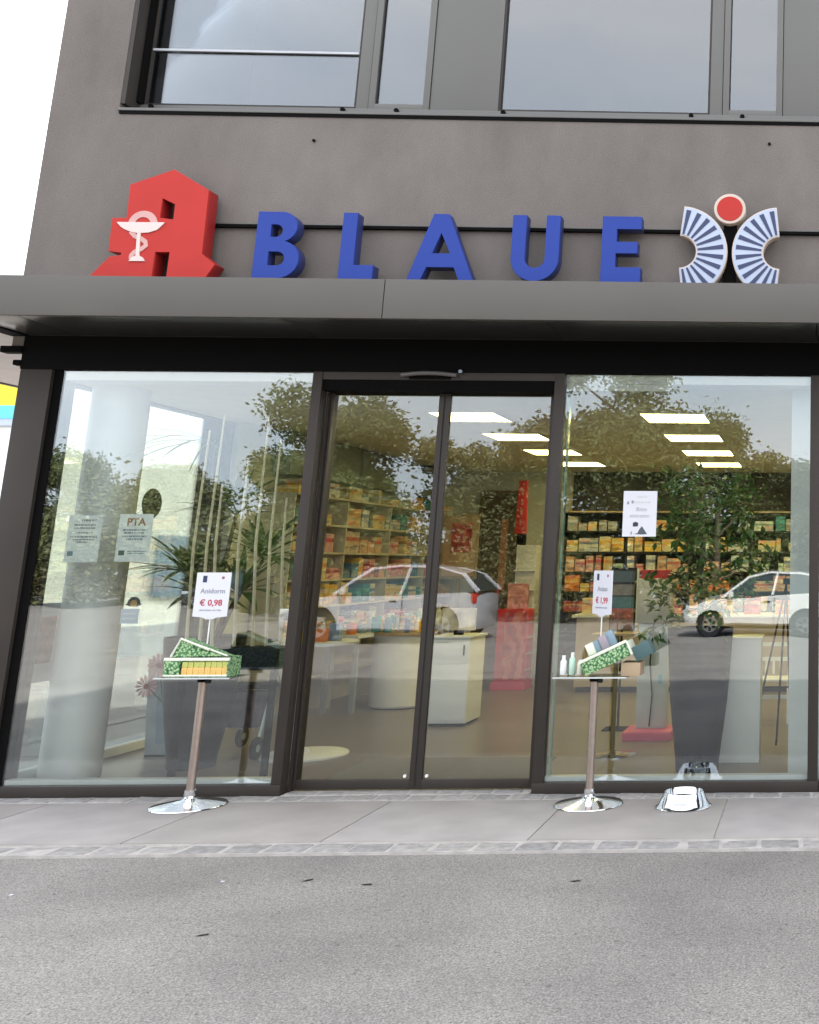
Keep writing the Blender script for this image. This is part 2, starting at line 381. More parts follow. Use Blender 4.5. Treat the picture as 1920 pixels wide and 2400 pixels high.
def text_mb(body, size, x, y, z, align='CENTER', rot=None, bold=0.0, depth=0.0006):
    """flat print standing in the x,z plane, facing -y"""
    cu = bpy.data.curves.new('print', 'FONT'); cu.body = body; cu.size = size; cu.align_x = align; cu.extrude = depth; cu.offset = bold
    cu.resolution_u = 3
    o = bpy.data.objects.new('print', cu); COL.objects.link(o)
    dg = bpy.context.evaluated_depsgraph_get(); me = bpy.data.meshes.new_from_object(o.evaluated_get(dg))
    mb = MB()
    vs = [Vector((v.co.x, -v.co.z, v.co.y)) for v in me.vertices]
    if rot is not None: vs = [rot @ v for v in vs]
    mb.v = [(v.x + x, v.y + y, v.z + z) for v in vs]; mb.f = [tuple(p.vertices) for p in me.polygons]; mb.m = [0] * len(mb.f)
    bpy.data.objects.remove(o); bpy.data.curves.remove(cu); bpy.data.meshes.remove(me)
    return mb
def arc(cx, cz, r, a0, a1, n): return [(cx + r * cos(a0 + (a1 - a0) * i / n), cz + r * sin(a0 + (a1 - a0) * i / n)) for i in range(n + 1)]
def merge(*mbs):
    r = MB()
    for m in mbs:
        b = len(r.v); r.v += m.v; r.f += [tuple(i + b for i in f) for f in m.f]; r.m += m.m
    return r

# ================================================================== ground
structure('asphalt_ground', MB().face([(-90, -90, -0.03), (90, -90, -0.03), (90, 90, -0.03), (-90, 90, -0.03)]), MATS['asphalt'])
pav = MB().box(-7.4, 9.0, -1.2, 0.04, -0.06, -0.008)
pavement = structure('pavement', pav, M_mortar)
joints = [-7.4, -6.3, -5.14, -4.0, -2.86, -1.66, -0.565, 0.55, 1.65, 2.75, 3.9, 5.0, 6.1, 7.2, 9.0]
for i in range(len(joints) - 1):
    b = MB().box(joints[i] + 0.004, joints[i + 1] - 0.004, -1.19, -0.175, -0.04, 0.0)
    part('slab', b, M_concrete if i % 2 else M_concrete2, pavement, bevel=0.004)
# kerb row of setts and the setts along the shop front
kerb = structure('kerb_strip', MB().box(-7.4, 9.0, -1.378, -1.2, -0.06, -0.0135), M_mortar)
def sett(x0, x1, y0, y1, zt, parent):
    b = MB(); j = lambda a: a + random.uniform(-0.006, 0.006)
    b.box(x0, x1, y0, y1, zt - 0.05, zt)
    b.v = [(j(v[0]), j(v[1]), v[2] + (random.uniform(-0.005, 0.004) if v[2] > zt - 0.02 else 0)) for v in b.v]
    part('stone', b, random.choice(M_stone), parent, bevel=0.008)
x = -7.38
while x < 8.7:
    wd = random.uniform(0.2, 0.225); sett(x, x + wd, -1.372, -1.214, -0.010, kerb); x += wd + random.uniform(0.018, 0.028)
front_row = structure('sett_row', MB().box(-7.4, 9.0, -0.17, -0.002, -0.06, -0.002), M_mortar)
x = -7.38
while x < 8.7:
    wd = random.uniform(0.16, 0.26); sett(x, x + wd, -0.16, -0.012, 0.003, front_row); x += wd + 0.022
threshold = structure('door_threshold', MB().box(-3.70, -1.98, 0.0, 0.24, -0.05, 0.002), M_mortar)
x = -3.68
while x < -2.1:
    wd = random.uniform(0.16, 0.24); sett(x, min(x + wd, -1.99), 0.012, 0.118, 0.007, threshold); x += wd + 0.022
# pavement along the side of the building
structure('side_pavement', MB().box(-7.0, -6.05, 0.1, 14, -0.06, 0.0), M_concrete)
side_kerb = structure('side_kerb', MB().box(-7.16, -7.004, -1.0, 14, -0.06, 0.012), M_concrete2)
structure('far_road', MB().face([(-60, -34, -0.024), (40, -34, -0.024), (40, -41, -0.024), (-60, -41, -0.024)]), mat('road_dark', (0.12, 0.118, 0.118), 0.9, 0, 0.1, 2))

# ================================================================== pharmacy building
bld = thing('pharmacy_building', 'dark grey rendered building with glazed pharmacy shop front and metal canopy', 'building', (-3, 0.2, 0))
XR = 9.0
wl = MB()
wl.box(-6.016, XR, 0, 0.3, 3.2, 5.085)
wl.box(-6.016, -5.49, 0, 0.3, 5.0851, 9.0)
wl.box(-5.4899, XR, 0, 0.3, 7.2, 9.0)
wl.box(-6.016, -5.716, 0.3001, 9.0, 3.2, 9.0)
wl.box(-6.016, XR, 8.0, 8.3, -0.1, 9.0)
wl.box(-6.016, -5.716, 2.46, 8.0, -0.1, 3.1999)
wl.box(XR, XR + 0.3, 0, 8.3, -0.1, 9.0)
part('wall', wl, MATS['stucco'], bld, smooth=False)
part('roof', MB().box(-6.1, XR + 0.35, -0.06, 8.4, 9.0, 9.12), M_fascia, bld)
# joint rail behind the letters, and wall fixings
part('sign_rail', MB().box(-4.66, XR, -0.035, -0.001, 4.148, 4.172), M_black, bld, label='thin black rail carrying the sign letters')
part('rail_trim', MB().box(-4.66, XR, -0.02, -0.001, 4.1725, 4.186), M_band, bld)
for (fx, fz) in ((-3.955, 4.88), (-0.365, 4.915)):
    part('wall_bolt', MB().lathe([(0.012, -0.012), (0.012, -0.001)], (fx, 0, fz), 10, 'y'), M_black, bld)
# upper window band, set back behind the wall face
YB = 0.2
ub = MB()
def band(x0, x1, z0, z1, y0=YB - 0.02): ub.box(x0, x1, y0, YB + 0.06, z0, z1)
band(-3.748, -3.651, 5.24, 7.2); band(-3.153, -2.602, 5.24, 7.2); band(-0.872, -0.770, 5.24, 7.2); band(-0.268, 0.30, 5.24, 7.2)
band(-5.49, XR, 5.176, 5.2397, YB - 0.035)
band(2.1, 3.2, 5.24, 7.2); band(6.2, XR, 5.24, 7.2)
part('window_cladding', ub, M_band, bld, bevel=0.003)
rv = MB().box(-5.4895, -5.455, 0.002, YB + 0.05, 5.17, 7.19)
part('window_reveal', rv, M_frame, bld)
part('window_reveal', MB().box(-5.4545, -5.437, 0.12, YB + 0.03, 5.2405, 7.19), M_black, bld)
part('window_sill', MB().box(-5.495, XR, -0.012, YB - 0.036, 5.107, 5.130), M_band, bld, bevel=0.003)
part('sill_shadow_strip', MB().box(-5.48, XR, -0.008, -0.0005, 5.078, 5.106), M_black, bld)  # black strip standing in for the shadow line under the sill
def upper_window(x0, x1, z0, sash):
    wdw = None
    if sash:
        fr = MB(); t = 0.055
        fr.box(x0 + 0.004, x0 + t, YB - 0.028, YB + 0.04, z0, 7.19); fr.box(x1 - t, x1 - 0.004, YB - 0.028, YB + 0.04, z0, 7.19)
        fr.box(x0 + t, x1 - t, YB - 0.028, YB + 0.04, z0, z0 + 0.046)
        gx0, gx1, gz0 = x0 + t, x1 - t, z0 + 0.046
    else:
        fr = MB(); t = 0.016
        fr.box(x0, x0 + t, YB - 0.014, YB + 0.03, z0, 7.19); fr.box(x1 - t, x1, YB - 0.014, YB + 0.03, z0, 7.19)
        fr.box(x0 + t, x1 - t, YB - 0.014, YB + 0.03, z0, z0 + 0.018)
        gx0, gx1, gz0 = x0 + t, x1 - t, z0 + 0.018
    wdw = part('window', fr, M_band if sash else M_frame, bld, bevel=0.002)
    part('pane', MB().box(gx0, gx1, YB + 0.005, YB + 0.013, gz0, 7.19), G_up, wdw, smooth=False)
    g2 = MB(); g2.box(gx0, gx0 + 0.008, YB - 0.006, YB + 0.003, gz0, 7.18); g2.box(gx0 + 0.008, gx1, YB - 0.006, YB + 0.003, gz0, gz0 + 0.008)
    part('gasket', g2, M_rubber, wdw)
    return wdw
w1 = upper_window(-5.436, -3.749, 5.2405, False)
part('balustrade_bar', MB().box(-5.42, -3.765, YB - 0.02, YB - 0.002, 5.724, 5.742), mat('bar_grey', (0.40, 0.41, 0.43), 0.5), w1)
upper_window(-3.650, -3.154, 5.2405, True)
upper_window(-2.601, -0.873, 5.2405, False)
upper_window(-0.769, -0.269, 5.2405, True)
upper_window(0.301, 2.099, 5.2405, False); upper_window(3.201, 6.199, 5.2405, False)
for dx in (-5.36, -3.84, -3.41, -2.55, -1.02, -0.60):
    part('drain_cap', MB().lathe([(0.019, -0.012), (0.019, 0.0)], (dx, YB - 0.036, 5.224), 12, 'y'), M_black, bld)
part('room_wall', MB().box(-5.45, XR, 1.6, 1.66, 5.0, 7.2), mat('office_wall', (0.30, 0.31, 0.33), 0.8), bld)
part('room_floor', MB().box(-5.71, XR, 0.31, 7.9, 4.8, 4.9), M_wall, bld)
# canopy
YC = -0.7
part('fascia_panel', MB().box(-7.7, -3.0025, YC, YC + 0.04, 3.272, 3.556), M_fascia, bld, bevel=0.004)
part('fascia_panel', MB().box(-2.9975, XR, YC, YC + 0.04, 3.272, 3.556), M_fascia, bld, bevel=0.004)
part('canopy_roof', MB().box(-7.69, XR, YC + 0.041, -0.001, 3.46, 3.54), M_fascia, bld)
part('canopy_roof', MB().box(-7.69, -6.02, 0.0, 2.4, 3.46, 3.54), M_fascia, bld)
part('fascia_panel', MB().box(-7.74, -7.7002, YC, 2.44, 3.272, 3.556), M_fascia, bld, bevel=0.004)
for (a, b_) in ((-5.9, -5.52), (-5.515, -3.74), (-3.735, -1.90), (-1.895, 0.02), (0.025, XR)):
    part('soffit_panel', MB().box(a, b_, YC + 0.05, 0.035, 3.284, 3.30), M_soffit, bld, bevel=0.003)
part('soffit_panel', MB().box(-7.69, -6.032, YC + 0.05, 2.4, 3.284, 3.30), M_soffit_side, bld)
part('soffit_trim', MB().box(-6.030, -5.903, YC + 0.05, 0.03, 3.276, 3.30), M_black, bld)
# lintel, posts and frames of the shop front
part('lintel', MB().box(-5.93, XR, -0.004, 0.2, 3.026, 3.283), M_black, bld, bevel=0.003)
post = part('post', MB().box(-5.926, -5.695, 0.0, 0.26, 0.0, 3.025), M_frame, bld, bevel=0.004)
part('post_seal', MB().box(-5.6945, -5.632, 0.03, 0.12, 0.0, 3.025), M_black, bld)
part('wall_bracket', MB().box(-6.085, -5.93, -0.02, 0.06, 3.15, 3.20), M_black, bld, bevel=0.006)
part('wall_bracket', MB().box(-5.985, -5.93, -0.01, 0.05, 3.055, 3.095), M_black, bld, bevel=0.006)
def shop_window(x0, x1, left_t, right_t):
    fr = MB()
    fr.box(x0 - left_t, x0, 0.0, 0.1, 0.073, 3.025) if left_t else None
    fr.box(x1, x1 + right_t, 0.0, 0.1, 0.073, 3.025)
    fr.box(x0 - left_t, x1 + right_t, -0.006, 0.1, 0.0, 0.0725)
    wdw = part('shop_window', fr, M_frame, bld, bevel=0.003)
    part('pane', MB().box(x0 - 0.004, x1 + 0.004, 0.035, 0.043, 0.068, 3.03), G_shop, wdw, smooth=False)
    part('inner_sill', MB().box(x0, x1, 0.055, 0.13, 0.05, 0.105), M_white, wdw, bevel=0.003)
    part('head_box', MB().box(x0, x1, 0.06, 0.26, 2.955, 3.04), M_warmwhite, wdw, bevel=0.003)
    return wdw
shop_window(-5.631, -3.776, 0.0, 0.07)
sw2 = shop_window(-1.891, -0.017, 0.075, 0.075)
shop_window(0.062, 2.4, 0.0, 0.08)
shop_window(2.4805, 5.4, 0.0, 0.08)
shop_window(5.4805, 8.9, 0.0, 0.1)
part('blind_box', MB().box(-1.885, -1.08, 0.055, 0.22, 2.90, 2.953), M_warmwhite, sw2)
part('glass_edge', MB().box(-1.872, -1.862, 0.075, 0.13, 0.106, 2.90), mat('glass_edge', (0.30, 0.48, 0.42), 0.2), sw2, label='greenish edge of an inner glass screen')
# sliding door
door = part('sliding_door', MB().box(-3.705, -1.967, 0.02, 0.25, 2.885, 2.965), M_black, bld)
part('door_header', MB().box(-3.705, -1.967, 0.005, 0.25, 2.9655, 3.0255), M_frame, door, bevel=0.003)
part('door_jamb', MB().box(-3.7055, -3.69, 0.1, 0.26, 0.0, 2.88), M_frame, door)
def leaf(x0, x1, fl, fr_):
    f = MB()
    f.box(x0 - fl, x0, 0.13, 0.17, 0.012, 2.884); f.box(x1, x1 + fr_, 0.13, 0.17, 0.012, 2.884)
    f.box(x0, x1, 0.13, 0.17, 0.012, 0.076)
    part('door_leaf', f, M_frame, door, bevel=0.003)
    part('pane', MB().box(x0 - 0.003, x1 + 0.003, 0.146, 0.154, 0.072, 2.89), G_door, door, smooth=False)
leaf(-3.672, -2.871, 0.016, 0.038); leaf(-2.784, -2.02, 0.038, 0.04)
part('door_seal', MB().box(-2.8325, -2.8225, 0.135, 0.165, 0.012, 2.884), M_rubber, door)
for px_ in (-2.905, -2.75):
    part('door_stop', MB().lathe([(0.011, 0.0), (0.011, 0.012)], (px_, 0.13, 0.10), 10, 'y'), M_white, door)
sn = MB()
pts = [(-3.11 + 0.41 * i / 8, -0.02 - 0.02 * sin(pi * i / 8), 3.0 + 0.012 * sin(pi * i / 8)) for i in range(9)]
sn.tube(pts, 0.016, 8)
sensor = part('door_sensor', sn, mat('sensor_grey', (0.10, 0.095, 0.09), 0.35), door)
part('sensor_mount', MB().box(-3.06, -2.75, -0.002, 0.03, 2.97, 2.996), M_black, sensor)
part('sensor_light', MB().lathe([(0.002, -0.012), (0.014, 0.0), (0.014, 0.01)], (-2.672, -0.03, 3.03), 10, 'y'), M_signwhite, sensor)
# side glazing towards the neighbour
sf = MB()
sf.box(-5.93, -5.84, 0.27, 2.36, 0.0, 0.06); sf.box(-5.93, -5.84, 0.27, 2.36, 2.98, 3.19); sf.box(-5.95, -5.80, 2.36, 2.458, 0.0, 3.19)
sidew = part('side_window', sf, M_frame, bld, bevel=0.003)
part('pane', MB().box(-5.892, -5.884, 0.27, 2.36, 0.06, 2.98), glass('side_glass', (0.95, 0.98, 0.965), 0.05, 0.8), sidew, smooth=False)
part('inner_sill', MB().box(-5.835, -5.76, 0.27, 2.36, 0.03, 0.10), M_white, sidew, bevel=0.004)

# ================================================================== signs
# pharmacy letter with the snake and bowl
asign = thing('pharmacy_sign', 'big red gothic letter A sign with white snake and bowl, on the canopy', 'sign', (-4.95, -0.2, 3.56))
outl = [(-5.385, 3.69), (-5.258, 3.849), (-5.176, 3.862), (-5.176, 3.878), (-5.271, 3.89), (-5.278, 4.152), (-5.174, 4.154), (-5.181, 4.418), (-4.87, 4.544), (-4.595, 4.383), (-4.587, 3.878), (-4.482, 3.797), (-4.54, 3.69), (-4.826, 3.69), (-4.825, 3.888), (-4.929, 3.886), (-4.930, 3.69)]
hole = [(-4.928, 4.311), (-4.832, 4.265), (-4.83, 4.145), (-4.93, 4.157)]
part('face', flat_shape([outl, hole], -0.2, 0.028, 0.003), M_red, asign)
part('body', flat_shape([outl, hole], -0.1715, 0.1, 0.002), mat('sign_red_shaded', (0.27, 0.012, 0.012), 0.45), asign)  # sides in a darker red, their shade put into the colour
sn = []
ring_o = arc(-5.045, 4.10, 0.108, radians(200), radians(-8), 18); ring_i = arc(-5.045, 4.10, 0.058, radians(-2), radians(190), 14)
W = lambda sp, y=-0.206: flat_shape(sp, y, 0.010, 0.001)
part('snake', W([ring_o + [(-4.953, 4.122)] + ring_i]), mat('sign_pale_pink', (0.50, 0.27, 0.245), 0.45), asign)
part('bowl', W([[(-5.236, 4.116), (-4.882, 4.118), (-4.911, 4.081), (-4.933, 4.058), (-4.992, 4.036), (-5.065, 4.031), (-5.115, 4.038), (-5.173, 4.061), (-5.205, 4.083)]], -0.209), mat('sign_offwhite', (0.60, 0.48, 0.44), 0.45), asign)
def ribbon(pts, wd):
    L = []; R_ = []
    for i, p in enumerate(pts):
        a = Vector(pts[max(i - 1, 0)]); b = Vector(pts[min(i + 1, len(pts) - 1)]); d = (b - a).normalized(); nn = Vector((-d.y, d.x)) * wd / 2
        L.append((p[0] + nn.x, p[1] + nn.y)); R_.append((p[0] - nn.x, p[1] - nn.y))
    return L + R_[::-1]
part('snake', W([ribbon([(-5.125, 4.045), (-5.09, 4.008), (-5.045, 3.99), (-5.008, 3.965), (-5.0, 3.935), (-5.03, 3.908), (-5.075, 3.885), (-5.095, 3.86), (-5.095, 3.83)], 0.034)]), MATS['sign_pale_pink'], asign)
part('stem', W([ribbon([(-5.062, 4.035), (-5.057, 3.95), (-5.05, 3.85)], 0.026)], -0.2085), MATS['sign_offwhite'], asign)
part('foot', W([[(-5.109, 3.812), (-4.99, 3.813), (-5.01, 3.842), (-5.042, 3.859), (-5.07, 3.852), (-5.092, 3.838)]], -0.2095), MATS['sign_offwhite'], asign)
for (sx, sz) in ((-5.1, 4.22), (-4.7, 4.22), (-4.68, 3.95)):
    part('standoff', MB().tube([(sx, -0.071, sz), (sx, -0.001, sz)], 0.015), M_black, asign)
part('foot_bracket', MB().box(-5.0, -4.95, -0.16, -0.11, 3.541, 3.70), M_black, asign)
# blue letters
def bowl_pts(xs, xe, z0, z1, n=12):
    r = (z1 - z0) / 2; return [(xe - r + r * cos(t), (z0 + z1) / 2 + r * sin(t)) for t in [-pi / 2 + pi * i / n for i in range(n + 1)]]
ZB, ZT = 3.695, 4.218
LET = {
 'B': [[(-4.205, ZB)] + bowl_pts(-4.205, -3.872, ZB, 3.99) + bowl_pts(-4.205, -3.906, 3.98, ZT) + [(-4.205, ZT)],
       [(-4.10, 3.795)] + bowl_pts(-4.10, -3.980, 3.795, 3.902, 8) + [(-4.10, 3.902)],
       [(-4.10, 4.018)] + bowl_pts(-4.10, -4.012, 4.018, 4.116, 8) + [(-4.10, 4.116)]],
 'L': [[(-3.572, ZB), (-3.318, ZB), (-3.318, 3.806), (-3.466, 3.806), (-3.466, ZT), (-3.572, ZT)]],
 'A': [[(-3.065, ZB), (-2.962, ZB), (-2.923, 3.795), (-2.720, 3.795), (-2.679, ZB), (-2.570, ZB), (-2.782, ZT), (-2.896, ZT)],
       [(-2.888, 3.905), (-2.755, 3.905), (-2.830, 4.066)]],
 'U': [[(-2.300, ZT)] + [(-2.12 + 0.18 * cos(t), 3.875 + 0.18 * sin(t)) for t in [pi + pi * i / 18 for i in range(19)]] + [(-1.94, ZT), (-2.045, ZT)] +
       [(-2.12 + 0.075 * cos(t), 3.875 + 0.075 * sin(t)) for t in [-pi * i / 12 for i in range(13)]] + [(-2.195, ZT)]],
 'E': [[(-1.62, ZB), (-1.318, ZB), (-1.320, 3.813), (-1.511, 3.813), (-1.511, 3.922), (-1.347, 3.922), (-1.347, 4.015), (-1.508, 4.015), (-1.508, 4.116), (-1.322, 4.116), (-1.324, ZT), (-1.62, ZT)]],
}
for ch, sp in LET.items():
    xs = [p[0] for p in sp[0]]; cx = (min(xs) + max(xs)) / 2
    t = thing('sign_letter', 'blue letter %s of the name sign standing on the canopy' % ch, 'sign letter', (cx, -0.2, 3.56), 'letters of the blue name sign')
    part('face', flat_shape(sp, -0.2, 0.02, 0.003), M_blue, t)
    part('body', flat_shape(sp, -0.1795, 0.085, 0.002), mat('sign_blue_shaded', (0.022, 0.03, 0.115), 0.45), t)  # letter sides painted darker blue to carry their shade
    sx = min(xs) + 0.055 if ch != 'A' else -2.84
    part('standoff', MB().tube([(sx, -0.094, 4.16), (sx, -0.036, 4.16)], 0.012), M_black, t)
    bx_ = min(xs) + 0.05
    part('foot_bracket', MB().box(bx_ - 0.02, bx_ + 0.02, -0.17, -0.12, 3.541, 3.70), M_black, t)
# striped emblem
em = thing('striped_emblem', 'blue and white striped emblem with two curved wings beside the letter E', 'emblem', (-0.65, -0.2, 3.56))
CZ = 3.942
for side, cx in ((1, -1.03), (-1, -0.262)):
    A = lambda r, a: (cx + side * r * cos(a), CZ + r * sin(a))
    n = 30; a0, a1 = radians(85.5), radians(-85.5)
    outer = [A(0.367, a0 + (a1 - a0) * i / n) for i in range(n + 1)]
    inner = [A(0.127, radians(89) + (radians(-89) - radians(89)) * i / 18) for i in range(19)]
    sp = outer + inner[::-1]
    wg = part('wing', flat_shape([sp], -0.2, 0.09, 0.004), M_cream, em)
    outer = [A(0.359, radians(84.5) * (1 - 2 * i / n)) for i in range(n + 1)]; inner = [A(0.137, radians(86) * (1 - 2 * i / 18)) for i in range(19)]
    part('wing_face', flat_shape([outer + inner[::-1]], -0.203, 0.008, 0.001), M_signwhite, wg)
    for k in range(-6, 6):
        a = radians(14.3 * (k + 0.5)); h0 = radians(3.0); h1 = radians(3.1)
        q = [A(0.142, a - h0), A(0.338, a - h1), A(0.338, a + h1), A(0.142, a + h0)]
        part('stripe', MB().prism(q, -0.2065, -0.2032), M_navy, wg, smooth=False)
dt = part('disc', MB().lathe([(0.118, -0.2), (0.122, -0.196), (0.122, -0.11)], (-0.652, 0, 4.292), 40, 'y'), M_cream, em)
part('disc_face', MB().lathe([(0.097, -0.2055), (0.099, -0.2005)], (-0.652, 0, 4.292), 40, 'y'), M_red, dt)
part('mast', MB().box(-0.70, -0.60, -0.14, -0.10, 3.541, 4.2), M_black, em)
for bx_ in (-0.99, -0.31): part('standoff', MB().box(bx_ - 0.01, bx_ + 0.01, -0.11, -0.001, 4.10, 4.13), M_black, em)

# ================================================================== things on the pavement
def price_card(x, y, z0, w_, word, price, label, yaw):
    """white price card on a thin rod; z0 is the foot of the rod, the card hangs above"""
    t = thing('price_card', label, 'price sign', (x, y, z0), 'price cards on the chrome stands')
    R = Matrix.Rotation(yaw, 3, 'Z')
    def P(mb):
        mb.v = [tuple(R @ (Vector(v) - Vector((x, y, z0))) + Vector((x, y, z0))) for v in mb.v]; return mb
    c0, c1 = z0 + 0.245, z0 + 0.565
    h = w_ / 2
    shape = [(x - h, c0 + 0.02), (x - h * 0.45, c0 + 0.014), (x - h * 0.2, c0), (x + h * 0.2, c0), (x + h * 0.45, c0 + 0.014), (x + h, c0 + 0.02), (x + h, c1), (x - h, c1)]
    part('card', P(flat_shape([shape], y - 0.004, 0.008, 0.001)), M_paper, t)
    part('rod', MB().tube([(x, y + 0.008, z0), (x, y + 0.008, c0 + 0.05)], 0.0045, 8), M_white, t)
    yy = y - 0.0048
    part('lettering', P(text_mb(word, 0.047, x + 0.004, yy, c1 - 0.142, bold=0.0006)), M_inkgrey, t)
    part('price_lettering', P(text_mb(price, 0.058, x, yy, c1 - 0.226, bold=0.0012)), M_inkred, t)
    part('small_print', P(text_mb('statt bisher nur hier', 0.0185, x, yy, c1 - 0.262)), M_inkgrey, t)
    part('logo', P(MB().box(x - h * 0.62, x - h * 0.38, yy - 0.0004, yy + 0.0004, c1 - 0.068, c1 - 0.022)), M_navy, t)
    dg_ = MB().lathe([(0.0105, yy - 0.0004), (0.0105, yy + 0.0004)], (x + h * 0.55, 0, c1 - 0.036), 14, 'y')
    part('logo', P(dg_), mat('logo_mauve', (0.25, 0.12, 0.16), 0.7), t)
    return t
G_tray = glass('clear_tray', (0.88, 0.93, 0.91), 0.06, 0.6)
def chrome_stand(x, y, label, tl=0.26):
    t = thing('display_stand', label, 'stand', (x, y, 0.0), 'chrome display stands in front of the windows')
    prof = [(0.225, 0.001), (0.228, 0.004), (0.225, 0.008), (0.17, 0.018), (0.10, 0.030), (0.05, 0.040), (0.034, 0.052), (0.030, 0.075)]
    part('base', MB().lathe(prof, (x, y, 0), 48), M_chrome, t)
    part('pole', MB().tube([(x, y, 0.075), (x, y, 0.832)], 0.026, 20), M_steel, t)
    part('collar', MB().lathe([(0.034, 0.06), (0.036, 0.075), (0.034, 0.10)], (x, y, 0), 24), M_chrome, t)
    kn = part('clamp', MB().lathe([(0.034, 0.80), (0.034, 0.83)], (x, y, 0), 20), M_black, t)
    part('knob', MB().tube([(x + 0.027, y - 0.01, 0.805), (x + 0.055, y - 0.02, 0.805)], 0.014, 12), M_rubber, kn)
    tr = MB(); zt = 0.832
    tr.box(x - tl, x + 0.24, y - 0.12, y + 0.14, zt, zt + 0.005)
    part('tray', tr, G_tray, t, smooth=False)
    lp = MB().box(x - tl, x + 0.24, y - 0.125, y - 0.1205, zt - 0.002, zt + 0.008)
    part('tray_lip', lp, mat('acrylic', (0.50, 0.52, 0.50), 0.2), t, bevel=0.001)
    return t
chrome_stand(-4.162, -0.276, 'chrome stand with round foot before the left window, carrying an open carton')
chrome_stand(-1.492, -0.322, 'chrome stand with round foot before the right window, carrying a tilted carton')
price_card(-4.185, -0.25, 0.84 + 0.13, 0.235, 'Anidorm', '\u20ac 0,98', 'white price card reading \u20ac 0,98 above the left chrome stand', 0.0)
price_card(-1.475, -0.27, 0.84 + 0.145, 0.235, 'Anisan', '\u20ac 1,99', 'narrow looking turned white price card above the right chrome stand', radians(-46))
# left carton: open tray full of tissue packs with a raised lid
cm_green = carton('carton_green', (0.14, 0.28, 0.10), (0.60, 0.66, 0.42), 0.3, 0.45)
cm_greenp = mat('leaf_print', (0.12, 0.24, 0.09), 0.5)
n_ = cm_greenp.node_tree; b_ = n_.nodes['Principled BSDF']
v_ = n_.nodes.new('ShaderNodeTexVoronoi'); v_.inputs['Scale'].default_value = 68
t_ = n_.nodes.new('ShaderNodeTexCoord'); r_ = n_.nodes.new('ShaderNodeValToRGB')
r_.color_ramp.interpolation = 'CONSTANT'
r_.color_ramp.elements[0].color = (0.36, 0.50, 0.27, 1); r_.color_ramp.elements[1].position = 0.45; r_.color_ramp.elements[1].color = (0.07, 0.20, 0.07, 1)
e_ = r_.color_ramp.elements.new(0.74); e_.color = (0.02, 0.055, 0.025, 1)
n_.links.new(t_.outputs['Object'], v_.inputs['Vector']); n_.links.new(v_.outputs['Distance'], r_.inputs[0]); n_.links.new(r_.outputs[0], b_.inputs['Base Color'])
M_cardw = mat('carton_white', (0.70, 0.72, 0.58), 0.55)
M_stick = mat('stick_pack', (0.66, 0.42, 0.12), 0.45, 0, 0.25, 18)
M_sticktop = mat('stick_pack_green', (0.50, 0.52, 0.13), 0.45, 0, 0.2, 18)
bx = thing('display_carton', 'open green and white carton of upright stick packs on the left stand', 'carton', (-4.155, -0.27, 0.8405), 'cartons on the chrome stands')
X0, X1, Y0, Y1, Z0 = -4.378, -3.955, -0.375, -0.215, 0.841
c = MB(); c.box(X0, X1, Y0, Y1, Z0, Z0 + 0.004); c.box(X0, X1, Y1 - 0.004, Y1, Z0 + 0.004, Z0 + 0.13)
c.box(X0, X0 + 0.004, Y0, Y1 - 0.004, Z0 + 0.004, Z0 + 0.125); c.box(X1 - 0.004, X1, Y0, Y1 - 0.004, Z0 + 0.004, Z0 + 0.125)
c.box(X0 + 0.004, X0 + 0.105, Y0, Y0 + 0.004, Z0 + 0.004, Z0 + 0.105)
part('tray_carton', c, cm_greenp, bx)
part('carton_rim', MB().box(X0 - 0.004, X1 + 0.008, Y0 - 0.004, Y0 + 0.012, Z0 + 0.107, Z0 + 0.127), M_cardw, bx, bevel=0.003)
part('carton_rim', MB().box(X0, X1, Y0 - 0.003, Y0 + 0.004, Z0 + 0.0045, Z0 + 0.016), M_cardw, bx, bevel=0.002)
sm = MB(); sm.box(-0.0185, 0.0185, -0.006, 0.006, 0, 0.058); pm = sm.mesh('pack', M_stick, bevel=0.004)
sm2 = MB(); sm2.box(-0.0175, 0.0175, -0.005, 0.005, 0.0585, 0.094); pm2 = sm2.mesh('pack_top', M_sticktop, bevel=0.003)
for r in range(2):
    for k in range(8):
        o = link('pack', pm, bx, (X0 + 0.132 + k * 0.0385 - bx.location.x, Y0 + 0.012 + r * 0.055 - bx.location.y, 0.006))
        o.rotation_euler = (random.uniform(-0.06, 0.03), random.uniform(-0.03, 0.03), 0)
        link('pack_top', pm2, o)
lid = MB()
lid.face([(-4.335, -0.37, 0.985), (-4.285, -0.37, 1.10), (-3.99, -0.33, 0.985)]).face([(-4.335, -0.364, 0.985), (-3.99, -0.324, 0.985), (-4.285, -0.364, 1.10)])
lid.add([(-4.335, -0.372, 0.985), (-4.285, -0.372, 1.10), (-3.99, -0.332, 0.985), (-4.335, -0.14, 0.97), (-4.285, -0.14, 1.10), (-3.99, -0.14, 0.97)], [(0, 2, 1), (3, 4, 5), (0, 1, 4, 3), (1, 2, 5, 4)])
part('lid', MB().add([(-4.335, -0.372, 0.975), (-4.285, -0.372, 1.09), (-3.99, -0.332, 0.975), (-4.335, -0.24, 0.972), (-4.285, -0.24, 1.09), (-3.99, -0.24, 0.972)], [(0, 2, 1), (3, 4, 5), (0, 1, 4, 3), (1, 2, 5, 4), (0, 3, 5, 2)]), cm_greenp, bx)
part('lid_edge', MB().tube([(-4.34, -0.374, 0.975), (-4.286, -0.374, 1.094), (-4.10, -0.36, 1.02)], 0.008, 6), M_cardw, bx)
part('lid_edge', MB().tube([(-4.286, -0.376, 1.094), (-3.985, -0.336, 0.977)], 0.006, 6), M_cardw, bx)
